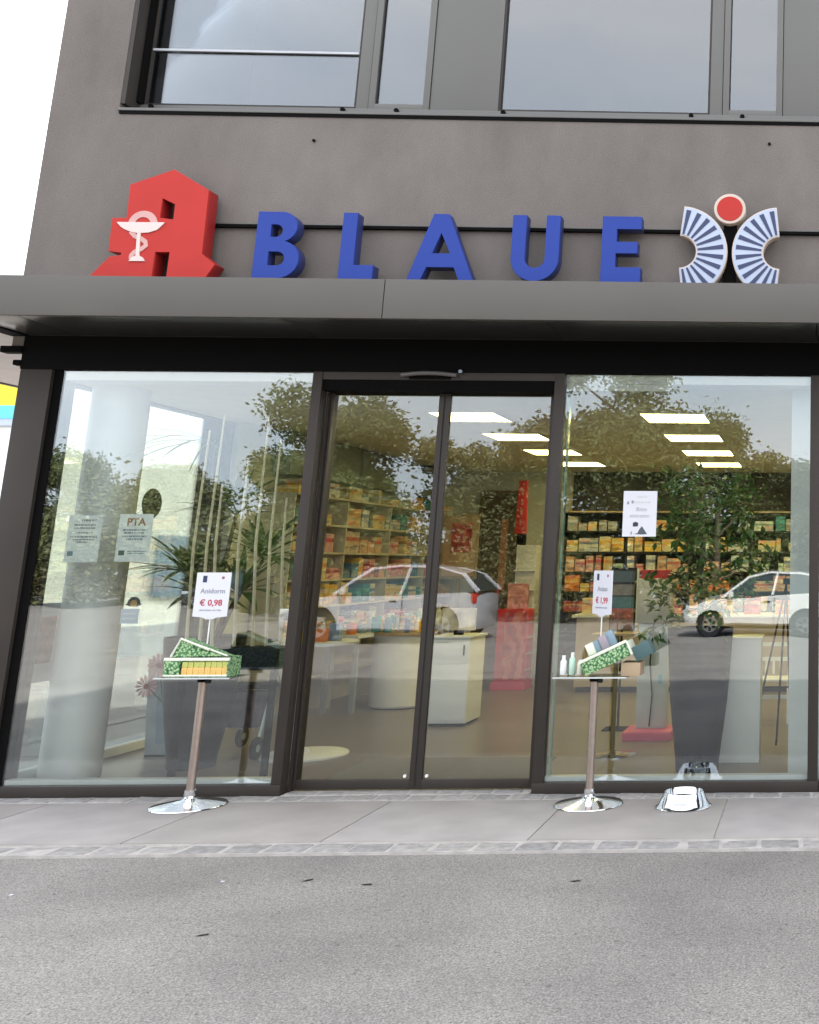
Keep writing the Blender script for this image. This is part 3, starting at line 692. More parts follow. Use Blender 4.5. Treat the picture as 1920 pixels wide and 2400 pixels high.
# right carton, tilted
bt = thing('display_carton', 'closed leaf green carton lying tilted up to the right on the right stand', 'carton', (-1.40, -0.33, 0.8405), 'cartons on the chrome stands')
Rt = Matrix.Rotation(radians(-25), 3, 'Y')
pv = (-1.535, -0.33, 0.842)
part('carton_body', MB().box(-1.535, -1.20, -0.43, -0.22, 0.842, 0.945, Rt, pv), cm_greenp, bt, bevel=0.003)
part('carton_rim', MB().box(-1.545, -1.19, -0.437, -0.425, 0.932, 0.952, Rt, pv), M_cardw, bt, bevel=0.003)
part('carton_rim', MB().box(-1.198, -1.187, -0.436, -0.22, 0.842, 0.94, Rt, pv), M_cardw, bt, bevel=0.002)
pz = Matrix.Rotation(radians(-25), 3, 'Y')
for k, (px, pc) in enumerate(((-1.44, M_greyblue), (-1.38, mat('pack_mauve', (0.32, 0.27, 0.31), 0.5)), (-1.33, M_greyblue), (-1.48, M_cardw))):
    part('pack', MB().box(px, px + 0.055, -0.33 - 0.02 * (k % 2), -0.29, 0.955, 1.035 + 0.012 * (k % 3), Rt, pv), pc, bt, bevel=0.004)
solo('grey_carton', MB().box(-1.225, -1.10, -0.40, -0.26, 0.96, 1.06, Matrix.Rotation(radians(-28), 3, 'Y')), mat('dark_teal_card', (0.05, 0.10, 0.10), 0.5), 'small dark teal carton leaning at the raised end of the tilted carton', 'carton', (-1.16, -0.33, 1.0), bevel=0.003)
sup = MB().box(-1.30, -1.17, -0.40, -0.22, 0.841, 0.93)
solo('support_carton', sup, mat('tan_card', (0.36, 0.26, 0.16), 0.7), 'low tan carton propping up the tilted green carton on the right stand', 'carton', (-1.23, -0.31, 0.841), bevel=0.003)
sp_ = [(-1.70, 0.965), (-1.665, 0.98)]
for k, (px, h, mm_) in enumerate(((-1.715, 0.13, M_white), (-1.655, 0.15, mat('bottle_mint', (0.45, 0.62, 0.50), 0.3)), (-1.60, 0.10, M_cardw))):
    t = thing('bottle', ['white squat bottle at the left end of the right chrome stand', 'mint green bottle beside the tilted carton on the right stand', 'cream jar next to the tilted carton on the right stand'][k], 'bottle', (px, -0.30, 0.8405))
    part('bottle_body', MB().lathe([(0.020, 0.0), (0.022, 0.006), (0.022, h * 0.7), (0.012, h * 0.8)], (px, -0.30, 0.841), 18), mm_, t)
    part('cap', MB().lathe([(0.0125, h * 0.8), (0.0125, h)], (px, -0.30, 0.841), 16), M_white, t)
# dog bowl
bw = thing('dog_bowl', 'chrome dog bowl with a white label on the pavement under the right window', 'dog bowl', (-0.845, -0.40, 0.0))
prof = [(0.185, 0.0), (0.187, 0.006), (0.165, 0.02), (0.135, 0.088), (0.131, 0.096), (0.124, 0.098), (0.117, 0.088), (0.10, 0.04), (0.06, 0.03)]
part('bowl_body', MB().lathe(prof, (-0.845, -0.40, 0.0), 48), M_chrome, bw)
lab = MB()
for i in range(10):
    a0 = radians(-90 - 40 + i * 8); a1 = radians(-90 - 40 + (i + 1) * 8)
    r0, r1 = 0.1665, 0.1385
    P_ = lambda r, a, z: (-0.845 + r * cos(a), -0.40 + r * sin(a), z)
    lab.add([P_(r0 + 0.001, a0, 0.0195), P_(r0 + 0.001, a1, 0.0195), P_(r1 + 0.001, a1, 0.085), P_(r1 + 0.001, a0, 0.085), P_(r0 - 0.003, a0, 0.0195), P_(r0 - 0.003, a1, 0.0195), P_(r1 - 0.003, a1, 0.085), P_(r1 - 0.003, a0, 0.085)],
            [(0, 1, 2, 3), (7, 6, 5, 4), (0, 4, 5, 1), (3, 2, 6, 7)])
part('label_band', lab, M_white, bw)
part('lettering', text_mb('Hundebar', 0.032, -0.845, -0.566, 0.042, rot=Matrix.Rotation(radians(-20), 3, 'X')), mat('pale_ink', (0.50, 0.50, 0.54), 0.7), bw)
part('water', MB().lathe([(0.001, 0.058), (0.108, 0.058)], (-0.845, -0.40, 0), 32), mat('water', (0.35, 0.38, 0.40), 0.03, 0, 0), bw, fix=False)
# leaves and bits on the asphalt
lf = MB(); lf.face([(-0.04, 0, 0.002), (-0.01, -0.013, 0.006), (0.03, -0.006, 0.004), (0.045, 0.004, 0.008), (0.012, 0.015, 0.005)])
lf.face([(-0.04, 0, 0.0), (0.012, 0.015, 0.001), (0.045, 0.004, 0.003), (0.03, -0.006, 0.001), (-0.01, -0.013, 0.001)])
lmesh = lf.mesh('fallen_leaf', mat('dry_leaf', (0.035, 0.022, 0.016), 0.8), fix=False, smooth=False)
for (x_, y_, r_, s_, lab_) in ((-2.62, -1.84, 0.5, 1, 'dark fallen leaf on the asphalt, left one of the pair below the door'), (-2.28, -1.92, -0.2, 1.05, 'dark fallen leaf on the asphalt, right one of the pair below the door'),
                         (-1.22, -1.90, 0.1, 0.95, 'dark fallen leaf on the asphalt before the right window'), (-2.70, -2.62, 0.3, 0.9, 'dark fallen leaf farthest from the shop on the asphalt'),
                         (-4.35, -1.80, 1.4, 0.6, 'tiny dark scrap of leaf on the asphalt before the left window')):
    o = link('fallen_leaf', lmesh, None, (x_, y_, -0.029)); o.rotation_euler = (0, 0, r_); o.scale = (s_ * 0.75,) * 3
    o['label'] = lab_; o['category'] = 'leaf'; o['group'] = 'fallen leaves on the asphalt'
pm_ = MB().box(-0.008, 0.008, -0.006, 0.006, 0, 0.003).mesh('paper_scrap', M_paper)
for (x_, y_, lab_) in ((-3.98, -2.02, 'white paper scrap on the asphalt below the left stand'), (-3.05, -1.84, 'white paper scrap on the asphalt near the door')):
    o = link('paper_scrap', pm_, None, (x_, y_, -0.029)); o['label'] = lab_; o['category'] = 'litter'; o['group'] = 'paper scraps on the asphalt'

# ================================================================== posters on the glass
def poster(name, x0, x1, z0, z1, y, m, label, cat='poster'):
    t = thing(name, label, cat, ((x0 + x1) / 2, y, z0))
    part('sheet', MB().box(x0, x1, y - 0.0015, y + 0.0015, z0, z1), m, t, smooth=False)
    return t
def line_bar(t, x0, x1, z, h, y, m): 
    mb = MB(); xx = x0
    while xx < x1 - 0.004:
        wd = min(random.uniform(0.008, 0.026), x1 - xx); mb.box(xx, xx + wd, y - 0.0006, y, z, z + h); xx += wd + 0.005
    part('small_print', mb, m, t, smooth=False, kind='stuff')
YP = 0.0495
t = poster('notice_sheet', -5.445, -5.205, 1.605, 1.945, YP, M_paperg, 'pale sheet of small grey text on the left window, left of the PTA poster')
for (a, b_, z, h) in ((-5.39, -5.25, 1.90, 0.016), (-5.40, -5.25, 1.868, 0.011), (-5.40, -5.25, 1.846, 0.011), (-5.39, -5.26, 1.812, 0.011), (-5.42, -5.23, 1.782, 0.011), (-5.40, -5.25, 1.763, 0.011), (-5.37, -5.29, 1.745, 0.01)):
    line_bar(t, a, b_, z, h, YP - 0.0018, M_inkgrey)
part('logo', MB().box(-5.425, -5.385, YP - 0.0026, YP - 0.0018, 1.65, 1.685), M_greyblue, t)
t = poster('job_poster', -5.085, -4.845, 1.61, 1.955, YP, M_paperg, 'pale poster headed PTA in brown capitals on the left window')
part('lettering', text_mb('PTA', 0.075, -4.962, YP - 0.0024, 1.872, bold=0.002), mat('brown_ink', (0.28, 0.10, 0.05), 0.7), t)
for (a, b_, z, h) in ((-5.05, -4.88, 1.832, 0.012), (-5.04, -4.89, 1.812, 0.012), (-5.05, -4.88, 1.786, 0.012), (-5.02, -4.90, 1.766, 0.012), (-5.0, -4.86, 1.68, 0.008), (-5.0, -4.88, 1.665, 0.008)):
    line_bar(t, a, b_, z, h, YP - 0.0018, M_greyblue)
part('logo', MB().box(-5.062, -5.02, YP - 0.0026, YP - 0.0018, 1.655, 1.69), mat('logo_slate', (0.06, 0.11, 0.13), 0.7), t)
YP = 0.031
t = poster('notice_sheet', -1.412, -1.162, 1.797, 2.135, YP, M_paper, 'white notice sheet with a small dark figure drawing on the right window')
for (a, b_, z, h) in ((-1.31, -1.23, 2.085, 0.014), (-1.33, -1.21, 2.045, 0.012)): line_bar(t, a, b_, z, h, YP - 0.0018, mat('faint_ink', (0.52, 0.52, 0.50), 0.7))
part('lettering', text_mb('Bitte', 0.042, -1.275, YP - 0.0024, 1.985), mat('mid_ink', (0.36, 0.36, 0.38), 0.7), t)
part('lettering', text_mb('eintreten', 0.040, -1.288, YP - 0.0024, 1.938), MATS['mid_ink'], t)
for (xx, zz) in ((-1.385, 2.045), (-1.352, 2.052)):
    part('mark', MB().box(xx, xx + 0.016, YP - 0.0024, YP - 0.0018, zz - 0.01, zz + 0.012), M_inkgrey, t)
for nm, sp, mm_ in (('figure_head', [[(-1.335, 1.87), (-1.298, 1.872), (-1.296, 1.898), (-1.318, 1.906), (-1.336, 1.898)]], M_ink), ('figure_body', [[(-1.33, 1.815), (-1.30, 1.822), (-1.285, 1.852), (-1.268, 1.874), (-1.25, 1.848), (-1.228, 1.815), (-1.27, 1.812)]], mat('figure_slate', (0.07, 0.08, 0.09), 0.7)), ('figure_leg', [[(-1.352, 1.812), (-1.34, 1.812), (-1.338, 1.834), (-1.35, 1.834)]], M_inkgrey)):
    part(nm, MB().prism(sp[0], YP - 0.0026, YP - 0.0018), mm_, t, smooth=False)
YP = 0.0495
# round sticker and card on the left glass
t = thing('round_sticker', 'small black and gold sticker low on the left window', 'sticker', (-4.905, YP, 1.32))
part('sticker_disc', flat_shape([arc(-4.905, 1.315, 0.045, 0, pi, 12) + [(-4.965, 1.305), (-4.93, 1.29), (-4.88, 1.29), (-4.845, 1.305)]], YP - 0.001, 0.003, 0.0005), M_ink, t)
part('sticker_print', flat_shape([arc(-4.905, 1.312, 0.024, 0, 2 * pi, 12)], YP - 0.003, 0.0016, 0.0003), mat('gold_print', (0.45, 0.28, 0.04), 0.5), t)
t = poster('info_card', -4.985, -4.86, 1.17, 1.275, YP, mat('pale_blue_card', (0.36, 0.47, 0.58), 0.7), 'small pale blue card under the black and gold sticker', 'card')
line_bar(t, -4.97, -4.88, 1.235, 0.012, YP - 0.0018, M_paper); line_bar(t, -4.97, -4.88, 1.20, 0.012, YP - 0.0018, M_paper)
# round dark stickers on the side glass
for (y_, z_, r_, lab_) in ((1.24, 2.19, 0.125, 'round dark green decal on the side glass, nearer the white column'), (1.63, 2.12, 0.135, 'round dark green decal on the side glass, right of the other decal')):
    mb = MB().lathe([(r_, -5.882), (r_, -5.879)], (0, y_, z_), 32, 'x')
    solo('round_decal', mb, mat('decal_green', (0.03, 0.06, 0.035), 0.6, 0, 0.3, 14), lab_, 'decal', (-5.88, y_, z_), 'round decals on the side glass')

# ================================================================== interior
structure('shop_floor', MB().box(-5.83, XR - 0.02, 0.26, 7.99, -0.05, 0.02), M_floor)
fl = bpy.data.objects['shop_floor']
xx = -5.8
structure('entrance_mat', MB().box(-3.6, -2.1, 0.30, 1.25, 0.0202, 0.028), mat('mat_grey', (0.17, 0.155, 0.14), 0.95, 0, 0.1, 40, 0.4, 200))
structure('ceiling', MB().box(-5.71, XR - 0.01, 0.265, 7.99, 2.97, 3.18), M_ceil)
structure('back_wall', MB().box(-5.71, XR - 0.02, 7.86, 7.98, 0.021, 2.969), M_wall)
structure('left_wall', MB().box(-5.714, -5.66, 2.47, 7.85, 0.021, 2.969), M_wall)
# ceiling lights
proto = None
k = 0
for gy in (1.90, 3.43, 4.95, 6.45):
    for gx in (-3.22, -1.30, 0.62):
        names = {-3.22: 'over the door aisle', -1.30: 'in the right window row', 0.62: 'in the row right of the ficus', -5.1: 'over the left shelves'}
        ords = {1.90: 'nearest', 3.43: 'second', 4.95: 'third', 6.45: 'farthest'}
        t = thing('ceiling_light', '%s square ceiling light panel %s' % (ords[gy], names[gx]), 'ceiling light', (gx, gy, 2.955), 'square ceiling light panels')
        fr = MB(); s_ = 0.31
        for (a, b_, c_, d_) in ((-s_, s_, -s_, -s_ + 0.018), (-s_, s_, s_ - 0.018, s_), (-s_, -s_ + 0.018, -s_ + 0.018, s_ - 0.018), (s_ - 0.018, s_, -s_ + 0.018, s_ - 0.018)):
            fr.box(gx + a, gx + b_, gy + c_, gy + d_, 2.952, 2.969)
        part('frame', fr, M_warmwhite, t)
        part('diffuser', MB().box(gx - s_ + 0.018, gx + s_ - 0.018, gy - s_ + 0.018, gy + s_ - 0.018, 2.956, 2.968), M_lamp, t)
# black shelving on the back wall
SHY0, SHY1 = 7.36, 7.85
sh = thing('shelving', 'black wall shelving full of cartons at the back of the shop', 'shelving', (-1.5, 7.6, 0.021))
part('back_panel', MB().box(-3.62, 2.6, 7.80, 7.855, 0.022, 2.968), M_shelfblack, sh)
SHZ = [0.32, 0.62, 0.92, 1.20, 1.48, 1.77, 2.07]
for z in SHZ: part('shelf', MB().box(-3.62, 2.6, SHY0, 7.799, z - 0.022, z), M_shelfblack, sh)
part('shelf', MB().box(-3.62, 2.6, SHY0 - 0.02, 7.799, 2.335, 2.357), M_wood, sh, label='pale wood shelf edge above the cartons')
for x_ in (-3.64, -2.72, -1.80, -0.88, 0.04, 0.96): part('upright', MB().box(x_, x_ + 0.018, SHY0 + 0.004, 7.7985, 0.022, 2.333), M_shelfblack, sh)
CT = [carton('carton_%d' % i, a, b_) for i, (a, b_) in enumerate([
    ((0.66, 0.52, 0.26), (0.60, 0.30, 0.10)), ((0.62, 0.50, 0.34), (0.50, 0.14, 0.10)), ((0.68, 0.60, 0.40), (0.70, 0.48, 0.10)), ((0.62, 0.34, 0.20), (0.70, 0.52, 0.40)),
    ((0.72, 0.20, 0.04), (0.74, 0.40, 0.10)), ((0.04, 0.20, 0.22), (0.06, 0.34, 0.36)), ((0.70, 0.66, 0.58), (0.20, 0.25, 0.35)), ((0.48, 0.07, 0.05), (0.6, 0.3, 0.2)),
    ((0.70, 0.42, 0.05), (0.74, 0.60, 0.30)), ((0.04, 0.12, 0.20), (0.10, 0.22, 0.32)), ((0.55, 0.62, 0.58), (0.2, 0.35, 0.30)), ((0.66, 0.38, 0.34), (0.55, 0.10, 0.14)), ((0.035, 0.26, 0.19), (0.06, 0.36, 0.28)), ((0.35, 0.34, 0.33), (0.6, 0.6, 0.58))])]
CN = ['cream and orange', 'beige and red', 'pale yellow', 'salmon', 'bright orange', 'dark teal', 'white and slate', 'dark red', 'mustard yellow', 'navy blue', 'mint grey', 'pink and red', 'emerald green', 'grey and white']
ORD = ['first', 'second', 'third', 'fourth', 'fifth', 'sixth', 'seventh', 'eighth', 'ninth', 'tenth', 'eleventh', 'twelfth', 'thirteenth', 'fourteenth', 'fifteenth', 'sixteenth', 'seventeenth', 'eighteenth', 'nineteenth', 'twentieth', 'twenty-first', 'twenty-second', 'twenty-third', 'twenty-fourth', 'twenty-fifth', 'twenty-sixth', 'twenty-seventh', 'twenty-eighth', 'twenty-ninth', 'thirtieth']
def carton_mesh(wd, dp, h, ci):
    me = MB().box(-wd / 2, wd / 2, -dp / 2, dp / 2, 0, h).mesh('carton', CT[ci], bevel=0.004, smooth=False); return me
def fill_back(z, hmax, palette, shelfname, x0=-3.58, x1=0.9, fill=0.9):
    x_ = x0; k = 0
    while x_ < x1:
        wd = random.choice((random.uniform(0.07, 0.15), random.uniform(0.12, 0.30))); h = hmax * random.uniform(0.45, 0.98)
        for up in (-2.72, -1.80, -0.88, 0.04):
            if x_ < up + 0.02 and x_ + wd > up - 0.004: x_ = up + 0.024
        if random.random() < fill:
            ci = random.choice(palette)
            o = link('carton', carton_mesh(wd - 0.006, 0.22, h, ci), None, (x_ + wd / 2, SHY0 + 0.13, z + 0.0005))
            o['label'] = '%s carton, %s from left on the %s black shelf' % (CN[ci], ORD[min(k, 29)], shelfname)
            o['category'] = 'carton'; o['group'] = 'cartons on the black back shelving'; k += 1
            x_ += wd + random.choice((0.004, 0.004, 0.01, 0.03))
        else: x_ += random.uniform(0.05, 0.14)
fill_back(2.07, 0.235, [2, 2, 5, 0, 6, 10, 13], 'top', fill=0.8)
fill_back(1.77, 0.27, [0, 6, 2, 2, 1, 8, 10], 'second')
fill_back(1.48, 0.25, [3, 0, 11, 1, 6, 3, 10], 'third')
fill_back(1.20, 0.25, [4, 4, 3, 8, 1, 7], 'fourth')
fill_back(0.92, 0.24, [6, 13, 10, 6, 2, 7], 'fifth')
# tall shelf along the left wall
LX0, LX1 = -5.655, -5.30
ls = thing('shelving', 'pale shelving full of coloured cartons along the left wall', 'shelving', (-5.5, 5.2, 0.021))
part('back_panel', MB().box(LX0, LX0 + 0.02, 3.0, 7.8, 0.022, 2.40), M_shelfcream, ls)
LZ = [0.42, 0.86, 1.15, 1.43, 1.72, 2.02, 2.32]
for z in LZ: part('shelf', MB().box(LX0 + 0.021, LX1, 3.0, 7.8, z - 0.022, z), M_shelfcream, ls)
for y_ in (2.98, 4.18, 5.38, 6.58, 7.8): part('upright', MB().box(LX0 + 0.021, LX1 - 0.01, y_, y_ + 0.02, 0.022, 2.298), M_shelfcream, ls)
for i_, y_ in enumerate((3.1, 3.95, 4.8, 5.65, 6.5)):
    part('cupboard_door', MB().box(LX0 + 0.021, LX0 + 0.20, y_, y_ + 0.78, 2.52, 2.95), mat('cupboard_pale_green', (0.27, 0.32, 0.28), 0.5), ls, bevel=0.005)
def fill_left(z, hmax, palette, shelfname, fill=0.92):
    y_ = 3.04; k = 0
    while y_ < 7.6:
        wd = random.choice((random.uniform(0.09, 0.2), random.uniform(0.15, 0.38))); h = hmax * random.uniform(0.42, 0.98)
        for up in (4.18, 5.38, 6.58):
            if y_ < up + 0.024 and y_ + wd > up - 0.004: y_ = up + 0.026
        if y_ + wd > 7.79: break
        if random.random() < fill:
            ci = random.choice(palette)
            o = link('carton', carton_mesh(wd - 0.006, 0.24, h, ci), None, (LX1 - 0.14, y_ + wd / 2, z + 0.0005)); o.rotation_euler.z = pi / 2
            o['label'] = '%s carton, %s from window on the %s left wall shelf' % (CN[ci], ORD[min(k, 29)], shelfname)
            o['category'] = 'carton'; o['group'] = 'cartons on the left wall shelving'; k += 1
            y_ += wd + random.choice((0.004, 0.01, 0.03))
        else: y_ += random.uniform(0.05, 0.2)
fill_left(2.32, 0.17, [12, 6, 2, 8, 10], 'top', 0.7)
fill_left(2.02, 0.24, [9, 5, 6, 0, 2, 10, 13], 'second')
fill_left(1.72, 0.25, [3, 0, 6, 1, 6, 10, 11], 'third')
fill_left(1.43, 0.24, [8, 0, 3, 6, 11, 7, 9], 'fourth')
fill_left(1.15, 0.24, [8, 2, 6, 3, 6, 5], 'fifth')
fill_left(0.86, 0.24, [6, 11, 0, 13, 10], 'sixth')
# long table in front of the left shelf, with things on it
tb = thing('display_table', 'long pale display table with grey legs before the left shelves', 'table', (-5.0, 5.2, 0.021))
part('tabletop', MB().box(-5.24, -4.86, 3.7, 6.7, 0.80, 0.84), M_white, tb, bevel=0.004)
for (lx, ly) in ((-4.90, 3.78), (-4.90, 4.75), (-4.90, 5.65), (-4.90, 6.6), (-5.2, 3.78), (-5.2, 6.6)):
    part('leg', MB().box(lx - 0.025, lx + 0.025, ly - 0.025, ly + 0.025, 0.021, 0.7995), mat('leg_grey', (0.23, 0.24, 0.25), 0.5), tb)
items = [(3.8, 'orange', M_orange, 0.15), (4.05, 'blue', M_greyblue, 0.12), (4.3, 'white', M_white, 0.2), (4.55, 'yellow', M_yellow, 0.16), (4.85, 'teal', M_teal, 0.18), (5.1, 'white', M_white, 0.14), (5.4, 'pink', M_pink, 0.16), (5.7, 'mint', MATS['bottle_mint'], 0.2), (6.0, 'orange', M_orange, 0.13), (6.35, 'cream', M_cardw, 0.18)]
for k, (y_, cn, mm_, h) in enumerate(items):
    t = thing('bottle', '%s bottle standing %s from the window on the long display table' % (cn, ORD[k]), 'bottle', (-4.98, y_, 0.8405), 'bottles on the long display table')
    part('bottle_body', MB().lathe([(0.048, 0.0), (0.05, 0.01), (0.05, h * 0.72), (0.022, h * 0.85)], (-4.98, y_, 0.841), 16), mm_, t)
    part('cap', MB().lathe([(0.023, h * 0.85), (0.023, h)], (-4.98, y_, 0.841), 14), M_white, t)
# white drum counter, bistro table, white cabinet
dc = thing('counter', 'round white counter beside the long table in the left of the shop', 'counter', (-4.62, 4.35, 0.021))
part('drum', MB().lathe([(0.30, 0.03), (0.32, 0.05), (0.32, 0.80)], (-4.62, 4.35, 0.0), 36), M_white, dc)
part('plinth', MB().lathe([(0.29, 0.0212), (0.29, 0.0298)], (-4.62, 4.35, 0.0), 36), M_black, dc)
part('counter_top', MB().lathe([(0.345, 0.801), (0.35, 0.81), (0.35, 0.83), (0.345, 0.84)], (-4.62, 4.35, 0.0), 36), M_wood, dc)
rc_ = random.Random(12)
cl_ = [('red', M_redpl), ('white', M_white), ('mint', MATS['bottle_mint']), ('orange', M_orange), ('slate', M_greyblue), ('yellow', M_yellow), ('pink', M_pink), ('teal', M_teal)]
for k in range(14):
    a_ = rc_.uniform(0, 2 * pi); rr_ = 0.06 + 0.27 * (k / 14) ** 0.6; a_ = k * 2.4
    cn_, mm_ = cl_[k % 8]; x_, y_ = -4.62 + rr_ * cos(a_), 4.35 + rr_ * sin(a_); h_ = rc_.uniform(0.08, 0.2); w_ = rc_.uniform(0.02, 0.04)
    if k % 2:
        t = thing('bottle', '%s bottle of the %s ring on the round white counter' % (cn_, 'inner' if k < 8 else 'outer'), 'bottle', (x_, y_, 0.8405), 'goods on the round white counter')
        part('bottle_body', MB().lathe([(w_, 0.0), (w_, h_ * 0.7), (w_ * 0.5, h_ * 0.82)], (x_, y_, 0.841), 14), mm_, t)
        part('cap', MB().lathe([(w_ * 0.5, h_ * 0.82), (w_ * 0.5, h_)], (x_, y_, 0.841), 12), M_white, t)
    else:
        o = link('carton', carton_mesh(w_ * 2.4, w_ * 1.6, h_, rc_.randrange(14)), None, (x_, y_, 0.8406)); o.rotation_euler.z = rc_.uniform(-0.5, 0.5)
        o['label'] = 'small %s carton of the goods on the round white counter' % ['upright', 'slim', 'narrow', 'turned', 'short', 'bright', 'printed'][k // 2]; o['category'] = 'carton'; o['group'] = 'goods on the round white counter'
bs = thing('bistro_table', 'white bistro table with a round disc foot just inside the door', 'table', (-4.22, 1.40, 0.021))
part('foot', MB().lathe([(0.335, 0.0212), (0.335, 0.035), (0.32, 0.042), (0.05, 0.055), (0.04, 0.07)], (-4.22, 1.40, 0.0), 48), M_white, bs)
part('pole', MB().tube([(-4.34, 1.40, 0.05), (-4.34, 1.40, 0.92)], 0.045, 20), M_white, bs)
part('tabletop', MB().lathe([(0.33, 0.921), (0.335, 0.93), (0.335, 0.945), (0.33, 0.95)], (-4.22, 1.40, 0.0), 48), M_white, bs)
part('cable_cover', MB().box(-4.285, -4.255, 1.37, 1.40, 0.056, 0.30), M_black, bs)
hc = [(-4.12, 1.28, M_orange, 'orange'), (-4.22, 1.22, M_yellow, 'yellow'), (-4.06, 1.40, M_greyblue, 'blue grey')]
for k, (x_, y_, mm_, cn) in enumerate(hc):
    solo('leaflet_box', MB().box(x_ - 0.045, x_ + 0.045, y_ - 0.03, y_ + 0.03, 0.9505, 1.06 + 0.02 * k), mm_, '%s leaflet box on the white bistro table inside the door' % cn, 'box', (x_, y_, 0.9505), 'leaflet boxes on the bistro table', bevel=0.004)
wc = thing('white_cabinet', 'narrow white cabinet standing in the middle of the doorway view', 'cabinet', (-3.58, 3.1, 0.021))
part('carcass', MB().box(-3.78, -3.40, 2.88, 3.35, 0.05, 0.86), M_white, wc, bevel=0.005)
part('plinth', MB().box(-3.76, -3.42, 2.90, 3.33, 0.0212, 0.0495), M_black, wc)
part('worktop', MB().box(-3.80, -3.385, 2.86, 3.37, 0.861, 0.885), M_white, wc, bevel=0.004)
part('drawer_front', MB().box(-3.775, -3.405, 2.868, 2.8795, 0.62, 0.85), M_white, wc, bevel=0.003)
part('door_front', MB().box(-3.775, -3.405, 2.868, 2.8795, 0.075, 0.612), M_white, wc, bevel=0.003)
part('handle', MB().tube([(-3.45, 2.86, 0.70), (-3.45, 2.86, 0.80)], 0.008, 8), M_black, wc)
mo = thing('monitor', 'flat screen with pale picture on the white cabinet in the doorway', 'monitor', (-3.6, 3.1, 0.8855))
part('screen', MB().box(-3.76, -3.42, 3.06, 3.085, 0.93, 1.15), mat('screen_print', (0.55, 0.48, 0.36), 0.4, 0, 0.4, 7), mo, bevel=0.004)
part('stand', MB().box(-3.63, -3.55, 3.05, 3.12, 0.8856, 0.929), M_black, mo)
# red towers and framed picture at the back
rt = thing('red_display', 'tall red cosmetics display with white figures at the end of the aisle', 'display', (-3.82, 5.9, 0.021))
part('plinth', MB().box(-4.06, -3.62, 5.76, 6.1, 0.0212, 0.12), M_pink, rt)
part('body', MB().box(-4.03, -3.64, 5.80, 6.1, 0.121, 1.02), M_redpl, rt, bevel=0.005)
m_print = mat('swirl_print', (0.5, 0.03, 0.03), 0.45, 0, 0)
n_ = m_print.node_tree; b_ = n_.nodes['Principled BSDF']; t_ = n_.nodes.new('ShaderNodeTexCoord'); v_ = n_.nodes.new('ShaderNodeTexWave')
v_.inputs['Scale'].default_value = 1.7; v_.inputs['Distortion'].default_value = 11; v_.inputs['Detail'].default_value = 4; v_.inputs['Detail Scale'].default_value = 1.6
r_ = n_.nodes.new('ShaderNodeValToRGB')
for ps_, cc in ((0.0, (0.30, 0.004, 0.006, 1)), (0.45, (0.46, 0.012, 0.014, 1)), (0.62, (0.55, 0.07, 0.03, 1)), (0.78, (0.52, 0.14, 0.07, 1)), (1.0, (0.50, 0.12, 0.12, 1))):
    if ps_ in (0.0, 1.0): q_ = r_.color_ramp.elements[0 if ps_ == 0 else -1]; q_.color = cc
    else: q_ = r_.color_ramp.elements.new(ps_); q_.color = cc
n_.links.new(t_.outputs['Object'], v_.inputs['Vector']); n_.links.new(v_.outputs['Fac'], r_.inputs[0]); n_.links.new(r_.outputs[0], b_.inputs['Base Color'])
part('print', MB().box(-3.93, -3.655, 5.792, 5.7995, 0.15, 0.98), m_print, rt)
for k in range(4): part('shelf_edge', MB().box(-3.642, -3.632, 5.82, 6.08, 0.25 + 0.2 * k, 0.27 + 0.2 * k), M_wood, rt)
part('header', MB().box(-3.96, -3.70, 5.95, 6.0, 1.021, 1.34), mat('motif_pink', (0.50, 0.20, 0.20), 0.5, 0, 0.5, 11), rt)
gs = thing('grey_display', 'pale grey display stand rising behind the red display', 'display', (-3.8, 6.2, 0.021))
part('body', MB().box(-3.94, -3.68, 6.15, 6.4, 0.0212, 1.84), mat('display_grey', (0.50, 0.50, 0.52), 0.5), gs, bevel=0.004)
for z in (1.25, 1.5): part('shelf', MB().box(-3.95, -3.67, 6.10, 6.1495, z, z + 0.015), M_white, gs)
rc = thing('red_column', 'slim red tapering column sign against the dark back wall', 'column', (-4.05, 6.7, 0.021))
part('shaft', MB().box(-4.09, -3.99, 6.65, 6.75, 0.0212, 2.05), M_black, rc)
part('sign', MB().prism([(-4.115, 2.0), (-3.955, 2.0), (-3.975, 2.74), (-4.095, 2.74)], 6.6, 6.6495), M_redpl, rc, bevel=0.008)
for k in range(4): part('lettering', MB().box(-4.05, -4.02, 6.595, 6.5995, 2.12 + 0.14 * k, 2.20 + 0.14 * k), MATS['motif_pink'], rc)
dr_ = thing('brown_door', 'dark brown door frame in the back wall left of the red column', 'door', (-4.7, 7.8, 0.021))
part('leaf', MB().box(-4.95, -4.42, 7.80, 7.855, 0.0212, 2.62), mat('dark_brown', (0.085, 0.055, 0.032), 0.5), dr_)
part('frame', MB().box(-5.0, -4.9505, 7.78, 7.855, 0.0212, 2.68).box(-4.4195, -4.37, 7.78, 7.855, 0.0212, 2.68).box(-4.9505, -4.4195, 7.78, 7.855, 2.6205, 2.68), mat('frame_brown', (0.13, 0.085, 0.05), 0.5), dr_)
part('strip', MB().box(-4.66, -4.56, 7.79, 7.7995, 1.2, 2.25), mat('strip_salmon', (0.45, 0.19, 0.12), 0.5), dr_)
fp = thing('framed_poster', 'wood framed red poster hanging at the back of the shop left of the brown door', 'poster', (-5.3, 7.2, 1.38))
part('frame', MB().box(-5.30, -4.76, 7.10, 7.13, 1.38, 2.30), M_wood, fp, bevel=0.006)
part('sheet', MB().box(-5.25, -4.80, 7.095, 7.0995, 1.42, 2.24), mat('poster_cream', (0.58, 0.40, 0.26), 0.6, 0, 0.1), fp)
